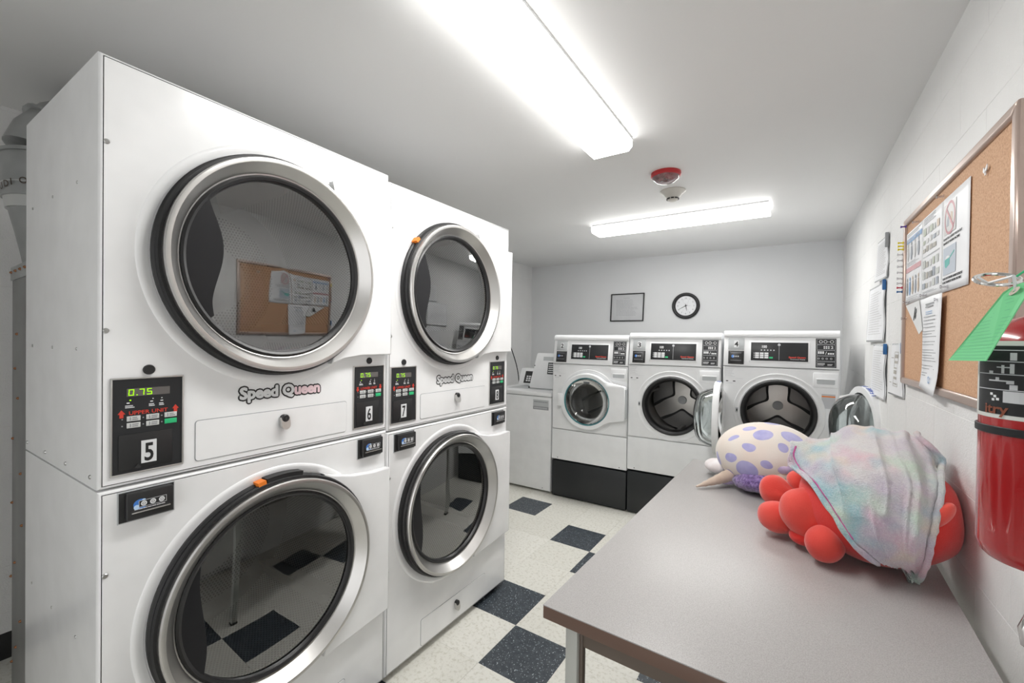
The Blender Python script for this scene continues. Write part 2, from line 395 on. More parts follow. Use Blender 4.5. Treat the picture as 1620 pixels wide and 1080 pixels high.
def boldtext(body, size, mat, parent, x, y, z, width, grow, name, label=None, part=None):
    me0 = textmesh(body, size, width - 2 * grow, 0., .0002)
    if part is not None:
        keep = [p for p in me0.polygons if all(me0.vertices[i].co.x > part * (width - 2 * grow) for i in p.vertices)]
    else: keep = list(me0.polygons)
    q = B()
    for k in range(12):
        a = 2 * PI * k / 12; dx, dz = grow * math.cos(a), grow * math.sin(a)
        q.add([(x + grow + v.co.x + dx, y - v.co.z + .00001 * k, z + v.co.y + dz) for v in me0.vertices], [tuple(p.vertices) for p in keep])
    return q.build(name, mat, parent, 0, fix=False, label=label)
def lines(b, x0, x1, z0, z1, n, y, th=.0016, seed=0, jag=.35):
    """rows of tiny print"""
    rnd = random.Random(seed)
    for i in range(n):
        z = z1 - (z1 - z0) * (i + .5) / n; e = x1 - (x1 - x0) * jag * rnd.random(); x = x0
        while x < e - 1e-4:
            wl = min(rnd.uniform(.05, .16) * (x1 - x0), e - x); b.quad(x, x + wl * .88, z - th / 2, z + th / 2, y); x += wl
    return b
# ================================================================ SETTING
CZ = 2.40                       # ceiling height
RW = (.4143, 0.0); RWA = -89.26   # right wall: local x runs toward the camera (-Y), local y into the wall
YB, YF = 5.06, -1.3
fl = struct(B().box(-3.1, .47, YF - .1, YB + .1, -.12, -.003).build('floor', M_tile_w, smooth=0))
TX, TY, TP = -1.147, 1.49, .3035
DARK = {(0, 0), (-1, 1), (0, 3), (-1, 4), (-3, 5), (2, 1), (3, 0), (1, -2), (2, -3), (-1, -2), (2, 4)}
tb = B().box(.0004, TP - .0004, .0004, TP - .0004, -.003, 0, .0004).v and None
def tile_mesh(nm, mat):
    b = B().box(.0004, TP - .0004, .0004, TP - .0004, -.003, 0); me = bpy.data.meshes.new(nm); me.from_pydata(b.v, [], b.f); me.materials.append(mat); return me
tmw, tmb = tile_mesh('cream_tile', M_tile_w), tile_mesh('black_tile', M_tile_b)
for c in range(-6, 5):
    for k in range(-6, 12):
        x, y = TX + c * TP, TY + k * TP
        if x < -3.1 or x > .25 or y > YB - .1: continue
        dk = (c, k) in DARK
        o = bpy.data.objects.new('floor_tile', tmb if dk else tmw); COL.objects.link(o); o.location = (x, y, 0); o.parent = fl
        if dk: o['label'] = 'black flecked tile'
ceil = struct(B().box(-3.15, .5, YF - .1, YB + .1, CZ, CZ + .1).build('ceiling', M_ceil, smooth=0))
wb = struct(B().box(-3.1, .5, 0, .1, 0, CZ).build('wall_back', M_wall, smooth=0)); wb.location = (0, 5.0, 0); wb.rotation_euler = (0, 0, R(1.45))
wf = struct(B().box(-3.1, -.95, YF - .1, YF, 0, CZ).build('wall_light_block', M_wall, smooth=0))  # unseen wall, shaped to hold fill light off the dryers' left side
def block_wall(name, loc, rz, x0, x1, bx0, bx1, z0s=0.):
    wl = struct(B().box(x0, x1, .0009, .1, 0, CZ).build(name, M_mortar, smooth=0)); wl.location = loc; wl.rotation_euler = (0, 0, R(rz))
    cache = {}; P, Q = .4064, .2032
    for k in range(12):
        zz0, zz1 = k * Q, min((k + 1) * Q, CZ)
        x = bx0 - (P / 2 if k % 2 else 0)
        while x < bx1:
            a, b = max(x, bx0) + .0007, min(x + P, bx1) - .0007; x += P
            if b - a < .03: continue
            key = (round(b - a, 4), round(zz1 - zz0, 4))
            if key not in cache:
                q = B().box(0, b - a, 0, .004, .0007, zz1 - zz0 - .0007, .0011)
                me = bpy.data.meshes.new('block'); me.from_pydata(q.v, [], q.f); me.materials.append(M_block)
                me.polygons.foreach_set('use_smooth', [False] * len(me.polygons)); cache[key] = me
            o = bpy.data.objects.new('concrete_block', cache[key]); COL.objects.link(o); o.parent = wl; o.location = (a, 0, zz0)
    return wl
wr = block_wall('wall_right', (RW[0], 0, 0), RWA, -5.04, 1.3, -5.04, 1.3)
# left wall: faces +X, local x runs +Y
wlft = block_wall('wall_left', (-2.854, 0, 0), 91.28, -1.3, 5.0, -.1, 5.0)
struct(B().box(-1.7, 4.95, -.006, 0, 0.0, .115, .002).build('baseboard_left', M_rubber)).matrix_world = wlft.matrix_basis.copy()
# ragged paint line where the left wall meets the ceiling
b = B(); rnd = random.Random(3)
for i in range(60):
    x = -.4 + i * .03; b.box(x, x + rnd.uniform(.01, .028), -.003, .001, CZ - rnd.uniform(.006, .018), CZ, .001)
o = struct(b.build('trim_1', M_block)); o.matrix_world = wlft.matrix_basis.copy(); o['label'] = 'ragged caulk line at the ceiling'

# ================================================================ CEILING LIGHTS
def ceiling_lamp(loc, rz, label, lens):
    t = thing('ceiling_light', label, 'ceiling light', loc, rz, 'fluorescent ceiling lights'); L = .645; W = .107
    B().box(-L + .004, L - .004, -.108, .108, -.011, 0).build('metal_pan', M_plastic, t)
    prof = [(-W, -.011), (-W, -.040), (-W + .018, -.060), (W - .018, -.060), (W, -.040), (W, -.011)]
    b = B(); n = len(prof); vs = [(x, a, z) for x in (-L, L) for a, z in prof]
    b.add(vs, [(i, i + 1, n + i + 1, n + i) for i in range(n - 1)]); b.build('lens', lens, t, 30)
    for sx in (-1, 1):
        q = B().prism(prof, sx * L, sx * (L + .004), 'x'); q.build('end_cap', M_lampend, t, 20)
    return t
ceiling_lamp((-.778, 2.032 - .645, CZ), 90.2, 'near fluorescent wraparound light running lengthwise overhead, the larger in view', M_lens)
ceiling_lamp((-.818, 3.503, CZ), .8, 'far fluorescent wraparound light running crosswise towards the back wall', M_lens2)

# ================================================================ FIRE STROBE, SMOKE DETECTOR
t = thing('fire_alarm_strobe', 'round red fire alarm strobe with clear lens on the ceiling', 'fire alarm', (-.648, 2.56, CZ))
B().lathe([(.082, 0), (.083, -.018), (.076, -.024), (.0001, -.024)], (0, 0, 0), 'z').build('red_base', M_alarm, t)
B().lathe([(.074, -.024), (.068, -.038), (.045, -.053), (.02, -.060), (.0001, -.061)], (0, 0, 0), 'z').build('clear_lens', M_clearpl, t)
b = B().box(-.012, .012, -.012, .012, -.05, -.024, .002); b.tube([(-.03, 0, -.04), (.03, 0, -.04)], .004); b.box(-.05, .0, -.03, -.026, -.036, -.024)
b.build('flash_tube', M_chrome, t)
t = thing('smoke_detector', 'ivory round smoke detector on the ceiling behind the red strobe', 'smoke detector', (-.685, 2.885, CZ))
B().lathe([(.079, 0), (.080, -.006), (.070, -.014), (.055, -.022), (.05, -.034), (.036, -.046), (.032, -.058), (.02, -.066), (.0001, -.066)], (0, 0, 0), 'z').build('housing', M_smoke, t)
b = B()
for k in range(9):
    a = k * 2 * PI / 9; c, q = math.cos(a), math.sin(a)
    b.add([(x * c - y * q, x * q + y * c, z) for x in (.0335, .0375) for y in (-.009, .009) for z in (-.056, -.048)], [(0, 1, 3, 2), (4, 6, 7, 5), (0, 4, 5, 1), (2, 3, 7, 6), (0, 2, 6, 4), (1, 5, 7, 3)])
b.build('smoke_vents', M_dark, t)

# ================================================================ STACKED DRYERS
def seg_digits(b, s, x, z, w, h, y, th):
    SEG = {'0': 'abcdef', '7': 'abc', '5': 'afgcd'}
    for ch in s:
        if ch == '.': b.quad(x - w * .05, x + th * 1.1, z - h / 2, z - h / 2 + th, y); x += th * 2.0; continue
        for g in SEG[ch]:
            k = .12 * w
            q = {'a': (x + th * .6, x + w - th * .3, z + h / 2 - th, z + h / 2), 'd': (x, x + w - th, z - h / 2, z - h / 2 + th), 'g': (x + th * .5, x + w - th * .5, z - th / 2, z + th / 2),
                 'f': (x + k * .4, x + th + k * .4, z, z + h / 2), 'e': (x, x + th, z - h / 2, z), 'b': (x + w - th + k * .4, x + w + k * .4, z, z + h / 2), 'c': (x + w - th, x + w, z - h / 2, z)}[g]
            b.quad(*q, y)
        x += w * 1.45
    return b
def screw(b, x, z, y=0., r=.006):
    b.lathe([(r, 0), (r, -.0015), (r * .75, -.003), (.0001, -.0032)], (x, y, z), 'y', 14)
    b.box(x - r * .6, x + r * .6, y - .0038, y - .003, z - .0007, z + .0007); return b
def control_panel(root, x0, x1, z0, z1, num, upper):
    w, h = x1 - x0, z1 - z0; X = lambda u: x0 + u * w; Z = lambda v: z0 + v * h; ki = w / .1415
    fr = B()
    for a in ((x0 - .004, x1 + .004, z1, z1 + .004), (x0 - .004, x1 + .004, z0 - .004, z0), (x0 - .004, x0, z0, z1), (x1, x1 + .004, z0, z1)):
        fr.box(a[0], a[1], -.004, .001, a[2], a[3], .0012)
    frame = fr.build('control_panel', M_steel, root)
    B().box(x0, x1, -.0012, .001, z0, z1).build('face_plate', M_gloss, frame)
    y = -.0016
    B().box(X(.19), X(.81), -.0022, -.0012, Z(.815), Z(.9)).build('display_window', M_dispoff, frame)
    seg_digits(B(), '0.75', X(.21), Z(.858), .011 * ki, .0155, -.0027, .0022).build('digits', M_green, frame, 0)
    b = B()
    b.lathe([(.0018, -.0012), (.0018, -.0022), (.0001, -.0022)], (X(.24), 0, Z(.775)), 'y', 10); b.build('indicator_light', M_green, frame)
    b = B()
    for u in (.56, .69): b.lathe([(.0014, -.0012), (.0014, -.002), (.0001, -.002)], (X(u), 0, Z(.775)), 'y', 8)
    for u, ww in ((.17, .13), (.50, .09), (.65, .075)):
        lines(b, X(u), X(u + ww), Z(.69), Z(.725), 2, y, .0024, int(u * 100)); b.quad(X(u + .02), X(u + .06), Z(.74), Z(.752), y)
    b.build('small_print', M_white_print, frame, 0)
    za = .636
    for u, d in ((.12, 1), (.90, 1)):
        c = X(u); zc = Z(za + (.005 if u > .5 else -.005)); sgn = 1 if upper else -1; k = .0075 * ki ** .5
        pl = [(c - k, zc), (c, zc + sgn * .0105), (c + k, zc), (c + k * .5, zc), (c + k * .5, zc - sgn * .009), (c - k * .5, zc - sgn * .009), (c - k * .5, zc)]
        B().prism(pl, y - .0003, y).build('arrow', M_red_print, frame, 0)
    text('UPPER UNIT' if upper else 'LOWER UNIT', .013, M_red_print, frame, X(.22), y - .0002, Z(za - .018), width=.56 * w, offset=.0002, name='unit_lettering')
    for j, (u, v) in enumerate([(.19, .55), (.46, .55), (.73, .55), (.19, .478), (.46, .478), (.73, .478)]):
        gk = j == 5
        kb = B().box(X(u), X(u + .19), -.003, -.0012, Z(v), Z(v + .055), .0008).build('key', M_green_key if gk else M_key, frame, label='green start key' if gk else None)
        if not gk:
            q = B(); lines(q, X(u + .075), X(u + .17), Z(v + .008), Z(v + .048), 2, -.0034, .0026, j); q.quad(X(u + .04), X(u + .055), Z(v + .01), Z(v + .046), -.0034); q.build('key_print', M_gray_print, kb, 0)
    q = B()
    for v in (.55, .478):
        for u in (.13, .42, .69): q.lathe([(.0016, -.0012), (.0016, -.0022), (.0001, -.0022)], (X(u), 0, Z(v + .027)), 'y', 8)
    q.build('key_lamps', M_gray_print, frame)
    cov = B().box(X(.08), X(.85), -.003, -.0012, Z(.03), Z(.41), .001).build('coin_box_cover', M_black, frame)
    npl = B().box(X(.39), X(.61), -.0042, -.003, Z(.08), Z(.325)).build('number_plate', M_white_print, cov, label='white plate with number ' + num)
    text(num, .062, M_rubber, cov, X(.435), -.0045, Z(.105), width=.13 * w, offset=.0012, name='number')
    B().prism([(X(.30), Z(.045)), (X(.34), Z(.085)), (X(.39), Z(.045)), (X(.35), Z(.03))], -.006, -.003).build('cover_notch', M_dark, frame, 0)
    return frame
def key_lock(root, x, z):
    B().lathe([(.0125, 0), (.0125, -.003), (.011, -.005), (.0001, -.005)], (x, 0, z), 'y', 24).build('service_lock', M_black, root)
def card_reader(root, x, z):
    w, h = .110, .072
    fr = B().box(x - .003, x + w + .003, -.0015, .001, z - .003, z + h + .003, .0008).build('card_reader', M_gray_pl, root)
    B().box(x, x + w, -.004, .002, z, z + h).build('back_plate', M_dark, fr)
    x0, x1 = x + .010, x + w - .006
    b = B().box(x0, x1, -.022, -.002, z + .006, z + h - .001, .004).build('reader_body', M_black, fr)
    y = -.0224; cx, cz = x0 + .026, z + h * .58
    B().lathe([(.0125, y + .0004), (.0125, y), (.0001, y)], (cx, 0, cz), 'y', 24).xf(lambda v: Vector((cx + (v.x - cx) * 1.15, v.y, v.z))).build('globe_logo', M_blue, fr, 0)
    q = B().lathe([(.006, y - .0004), (.0001, y - .0004)], (cx - .008, 0, cz - .006), 'y', 12); q.lathe([(.004, y - .0004), (.0001, y - .0004)], (cx + .006, 0, cz + .008), 'y', 10); q.build('globe_land', M_lblue, fr, 0)
    B().quad(cx - .004, cx + .052, cz - .0075, cz + .0085, y - .0006).build('logo_strip', M_rubber, fr, 0)
    q = B()
    for a in ((cx - .004, cx + .052, cz + .0078, cz + .0085), (cx - .004, cx + .052, cz - .0075, cz - .0068), (cx - .004, cx - .0033, cz - .0075, cz + .0085), (cx + .0513, cx + .052, cz - .0075, cz + .0085)): q.quad(*a, y - .0009)
    for k in range(3): q.lathe([(.0062, y - .0009), (.0001, y - .0009)], (cx + .006 + k * .018, 0, cz + .0005), 'y', 16)
    lines(q, cx - .012, cx + .05, cz - .0135, cz - .0095, 1, y - .0002, .0018, 5, 0)
    q.build('logo_lettering', M_white_print, fr, 0)
    q = B()
    for k in range(3): q.lathe([(.0036, y - .0012), (.002, y - .0012)], (cx + .006 + k * .018, 0, cz + .0005), 'y', 12)
    q.build('logo_letters', M_gray_print, fr, 0)
    B().box(x0 + .008, x1 - .008, -.0225, -.020, z + .0255, z + .0285).build('card_slot', M_dark, fr)
    B().box(x0 + .008, x1 - .008, -.025, -.021, z + .0215, z + .0245, .0008).build('slot_lip', M_steel, fr)
    return fr
def rounded(x0, x1, z0, z1, r, n=5):
    p = []
    for cx, cz, a in ((x1 - r, z1 - r, 0), (x0 + r, z1 - r, 90), (x0 + r, z0 + r, 180), (x1 - r, z0 + r, 270)):
        for k in range(n + 1): q = R(a + 90 * k / n); p.append((cx + r * math.cos(q), cz + r * math.sin(q)))
    return p
def drawer(root, x0, x1, z0, z1, lx, lz, name='lint_drawer'):
    g = B().prism(rounded(x0 - .0018, x1 + .0018, z0 - .0018, z1 + .0018, .009), -.0004, .0004).build('drawer_gap', M_gray_print, root, 0)
    d = B().prism(rounded(x0, x1, z0, z1, .008), -.0022, -.0002).build(name, M_enamel, root, 0)
    l = B().lathe([(.013, 0), (.013, -.012), (.010, -.015), (.0001, -.015)], (lx, -.002, lz), 'y', 24); l.build('drawer_lock', M_black, d)
    B().box(lx - .003, lx + .003, -.0185, -.016, lz - .004, lz + .004).build('key_slot', M_dark, d)
    b = B(); vs = []
    for k in range(7):
        a = PI * k / 6; vs.append((lx - .0145 * math.cos(a), lz - .018 - .016 * math.sin(a)))
    b.prism([(lx - .0145, lz + .004)] + vs + [(lx + .0145, lz + .004)], -.014, -.002); b.xf(lambda v: Vector((v.x, v.y - max(0, (lz - v.z)) * .25, v.z)))
    b.build('lock_pull', M_steel, d)
def dryer_door(root, cx, cz, lower, dr, W, orange):
    Rr = .322; top = []
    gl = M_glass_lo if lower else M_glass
    if not lower:
        up = [(.165, .325), (.221, .297), (.284, .285), (.351, .281), (W - .007 - cx, .285)]
        dn = [(W - .007 - cx, -.28), (.29, -.281), (.217, -.290), (.166, -.307)]
        z0 = 0
    else:
        up = [(.146, .305), (.188, .290), (.268, .270), (.355, .260), (W - .007 - cx, .258)]
        dn = [(W - .007 - cx, -.309), (.152, -.331)]
    poly = [(cx + a, cz + b) for a, b in up] + [(cx + a, cz + b) for a, b in dn]
    a0, a1 = math.atan2(dn[-1][1], dn[-1][0]), math.atan2(up[0][1], up[0][0]); rr = math.hypot(*up[0]) * .99; 
    for k in range(1, 12):
        a = a0 + (a1 - a0) * k / 12; poly.append((cx + .30 * math.cos(a), cz + .30 * math.sin(a)))
    pad = B().prism(poly, -.030, -.004)
    pad = pad.build('door', M_enamel, root, 25)
    bm = bmesh.new(); bm.from_mesh(pad.data)
    bmesh.ops.bevel(bm, geom=[e for e in bm.edges if all(v.co.y < -.02 for v in e.verts)], offset=.004, segments=2, profile=.5, affect='EDGES'); bm.to_mesh(pad.data); bm.free()
    dr_ = dict(n=96)
    B().lathe([(.334, 0), (.336, -.012), (.330, -.016), (.330, -.024), (.334, -.030), (.330, -.036), (.31, -.036)], (cx, 0, cz), 'y', 96).build('door_gasket', M_rubber, pad)
    B().lathe([(Rr, -.030), (Rr + .001, -.050), (Rr - .002, -.0545), (Rr - .007, -.0555), (Rr - .013, -.0545), (.282, -.020), (.278, -.018), (.277, -.010)], (cx, 0, cz), 'y', 96).build('steel_ring', M_steel, pad, 24)
    B().lathe([(.279, -.012), (.277, -.020), (.271, -.024), (.264, -.020), (.262, -.010), (.258, -.006)], (cx, 0, cz), 'y', 96).build('glass_seal', M_black, pad)
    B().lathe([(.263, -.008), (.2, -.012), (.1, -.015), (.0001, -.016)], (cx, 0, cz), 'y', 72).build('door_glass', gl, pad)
    # dark curved shield on the pull side of the glass
    inner = [(-.222, .160), (-.212, .13), (-.196, .09), (-.184, .045), (-.186, -.01), (-.206, -.08), (-.214, -.12), (-.208, -.160)] if not lower else \
            [(-.228, .170), (-.236, .09), (-.222, -.01), (-.213, -.09), (-.222, -.16)]
    inner = [(a + .012, b) for a, b in inner]
    P0, P1 = inner[0], inner[-1]; aa, ab = math.atan2(P1[1], P1[0]) % (2 * PI), math.atan2(P0[1], P0[0]) % (2 * PI)
    arc = [(.268 * math.cos(ab + (aa - ab) * k / 14), .268 * math.sin(ab + (aa - ab) * k / 14)) for k in range(15)]
    sm = []
    for i in range(len(inner) - 1):
        for k in range(5):
            q = k / 5; sm.append((inner[i][0] + (inner[i + 1][0] - inner[i][0]) * q, inner[i][1] + (inner[i + 1][1] - inner[i][1]) * q))
    sm.append(inner[-1])
    for _ in range(4): sm = [sm[0]] + [((sm[i - 1][0] + sm[i][0] + sm[i + 1][0]) / 3, (sm[i - 1][1] + sm[i][1] + sm[i + 1][1]) / 3) for i in range(1, len(sm) - 1)] + [sm[-1]]
    pts = sm + arc[::-1]
    # domed: a fan with raised middle
    n = len(pts); ccx = sum(p[0] for p in pts) / n; ccz = sum(p[1] for p in pts) / n; b = B(); vs = []
    for k, (s_, y) in enumerate(((1, -.0162), (1, -.0180))):
        for (a, c) in pts: vs.append((cx + ccx + (a - ccx) * s_, y, cz + ccz + (c - ccz) * s_))
    fs = [(j * n + i, j * n + (i + 1) % n, (j + 1) * n + (i + 1) % n, (j + 1) * n + i) for j in range(1) for i in range(n)] + [tuple(range(n, 2 * n))]
    b.add(vs, fs); b.build('glass_shield', M_kidney, pad, 0)
    for zc in (cz + .25, cz - .22) if not lower else (cz + .2, cz - .19):
        q = B().tube([(W - .001, -.014, zc - .03), (W - .001, -.014, zc + .03)], .005, 10); q.lathe([(.004, 0), (.004, -.004), (.0001, -.005)], (W - .004, -.018, zc + .02), 'y', 10); q.build('hinge', M_screw, pad)
    if orange:
        a, ln = orange
        def arcseg(a0, a1, r0, r1, y0, y1, name, mat, lab):
            k = 10; ps = [(cx + r1 * math.cos(R(a0 + (a1 - a0) * i / k)), cz + r1 * math.sin(R(a0 + (a1 - a0) * i / k))) for i in range(k + 1)]
            ps += [(cx + r0 * math.cos(R(a1 - (a1 - a0) * i / k)), cz + r0 * math.sin(R(a1 - (a1 - a0) * i / k))) for i in range(k + 1)]
            B().prism(ps, y0, y1).build(name, mat, pad, 30, label=lab)
        arcseg(a, a + 4.0, .331, .343, -.034, -.004, 'warning_sticker', M_orange, 'orange warning sticker')
        if ln: arcseg(a - ln, a - .5, .331, .345, -.034, -.002, 'door_pull', M_rubber, None)
    return pad
def stacked_dryer(loc, rz, label, W, zt, zs, nums, up, lo, pans, dw, dw2, logo, zo, cards, oranges, pink):
    t = thing('stacked_dryer', label, 'dryer', loc, rz, 'stacked pairs of dryers')
    D = .685
    for nm, z0, z1, (cx, cz) in (('lower_cabinet', .032, zs - .0025, lo), ('upper_cabinet', zs + .0025, zt, up)):
        cb = B().shell(0, W, z0, z1, D, .009, (cx, cz, .275)).build(nm, M_enamel, t)
        b = B()
        for yy in (.16, .38, .60):
            for zz in ((z0 + .25, z0 + .62) if nm == 'lower_cabinet' else (z0 + .33, z0 + .75)): b.lathe([(.0045, 0), (.003, -.002), (.0001, -.002)], (0, yy, zz), 'x', 8)
        for yy in (.05, .25, .45, .66):
            if nm == 'upper_cabinet': b.lathe([(.0055, 0), (.004, -.003), (.0001, -.003)], (0, yy, z0 + .025), 'x', 10)
        b.build('side_screws', M_screw, cb)
        b = B()
        for k in range(48):
            a = 2 * PI * k / 48
        # tumbler: perforated side and back with UVs in metres
        n, dep, rd = 64, .52, .335; vs, fs, uvs = [], [], []
        for j, (yy, r_) in enumerate(((.03, .275), (.045, rd), (dep, rd))):
            for i in range(n + 1):
                a = 2 * PI * i / n; vs.append((cx + r_ * math.cos(a), yy, cz + r_ * math.sin(a))); uvs.append((a * rd, yy))
        for j in range(2):
            for i in range(n): fs.append((j * (n + 1) + i, j * (n + 1) + i + 1, (j + 1) * (n + 1) + i + 1, (j + 1) * (n + 1) + i))
        me = bpy.data.meshes.new('drum'); me.from_pydata(vs, [], fs); l = me.uv_layers.new(name='UVMap')
        for p in me.polygons:
            p.use_smooth = True
            for li, vi in zip(p.loop_indices, p.vertices): l.data[li].uv = uvs[vi]
        me.materials.append(M_perf); dm = bpy.data.objects.new('drum', me); COL.objects.link(dm); dm.parent = t
        vs, fs, uvs = [], [], []
        for j, (r_, yy) in enumerate(((.335, .52), (.26, .52), (.25, .505), (.13, .49), (.12, .50), (.0005, .50))):
            for i in range(n): a = 2 * PI * i / n; vs.append((cx + r_ * math.cos(a), yy, cz + r_ * math.sin(a))); uvs.append((r_ * math.cos(a), r_ * math.sin(a)))
        for j in range(5):
            for i in range(n): fs.append((j * n + i, j * n + (i + 1) % n, (j + 1) * n + (i + 1) % n, (j + 1) * n + i))
        me = bpy.data.meshes.new('drum_back'); me.from_pydata(vs, [], fs); l = me.uv_layers.new(name='UVMap')
        for p in me.polygons:
            p.use_smooth = True
            for li, vi in zip(p.loop_indices, p.vertices): l.data[li].uv = uvs[vi]
        me.materials.append(M_perfb); o = bpy.data.objects.new('drum_back', me); COL.objects.link(o); o.parent = dm
        for k in range(3):
            a = R(80 + 120 * k); rb = B().prism([(-.035, 0), (0, .075), (.035, 0)], .06, .50).xf(lambda v: Vector((cx + math.cos(a) * (.335 - v.z) - math.sin(a) * v.x, v.y, cz + math.sin(a) * (.335 - v.z) + math.cos(a) * v.x)))
            rb.build('drum_rib', M_perf if False else M_steel, dm, 60)
        B().lathe([(.364, 0), (.361, -.003), (.354, -.0045), (.345, -.002), (.338, -.001)], (cx, 0, cz), 'y', 96).build('door_recess_ring', M_enamel, cb, 60)
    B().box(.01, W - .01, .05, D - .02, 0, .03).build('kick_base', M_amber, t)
    for z in (1.875, 1.431, .849): screw(B(), .014, z).build('front_screw', M_screw, t)
    dryer_door(t, up[0], up[1], False, None, W, oranges[0]); dryer_door(t, lo[0], lo[1], True, None, W, oranges[1])
    for i, (x0, x1) in enumerate(pans):
        control_panel(t, x0, x1, 1.082 + zo, 1.311 + zo, nums[i], i == 0); key_lock(t, (x0 + x1) / 2, 1.333 + zo)
    drawer(t, *dw, zs + .028, zs + .137, (dw[0] + dw[1]) / 2 + .004, zs + .110)
    drawer(t, *dw2, .047, .163, (dw2[0] + dw2[1]) / 2, .125, 'lower_access_door')
    for x in cards: card_reader(t, x, .963 + zo)
    lx, lw, lz = logo
    boldtext('Speed Queen', .047, M_rubber, t, lx, -.0006, lz, lw, .0068, 'brand_outline')
    boldtext('Speed Queen', .047, M_white_print, t, lx + .0042, -.0013, lz, lw - .0084, .0024, 'brand_lettering')
    if pink: 
        boldtext('Speed Queen', .047, M_pink, t, lx + .0042, -.0018, lz, lw - .0084, .0024, 'worn_lettering', 'lettering faded to pink', .655)
    return t
stacked_dryer((-1.357, .298, 0), 91.5, 'near stack of two dryers numbered 5 and 6, white with steel-ringed round doors', .868, 2.080, 1.052, '56', (.430, 1.638), (.425, .648),
              ((.0255, .1655), (.7085, .846)), (.198, .676), (.2, .68), (.305, .268, 1.236), .002, (.038, .728), (None, (99.0, 20)), True)
stacked_dryer((-1.381, 1.170, 0), 90.45, 'far stack of two dryers numbered 7 and 8, beside the aisle end', .874, 2.057, 1.040, '78', (.395, 1.636), (.395, .644),
              ((.0165, .1525), (.700, .838)), (.184, .66), (.203, .678), (.283, .272, 1.218), -.010, (.036, .722), ((140.0, 0), None), False)
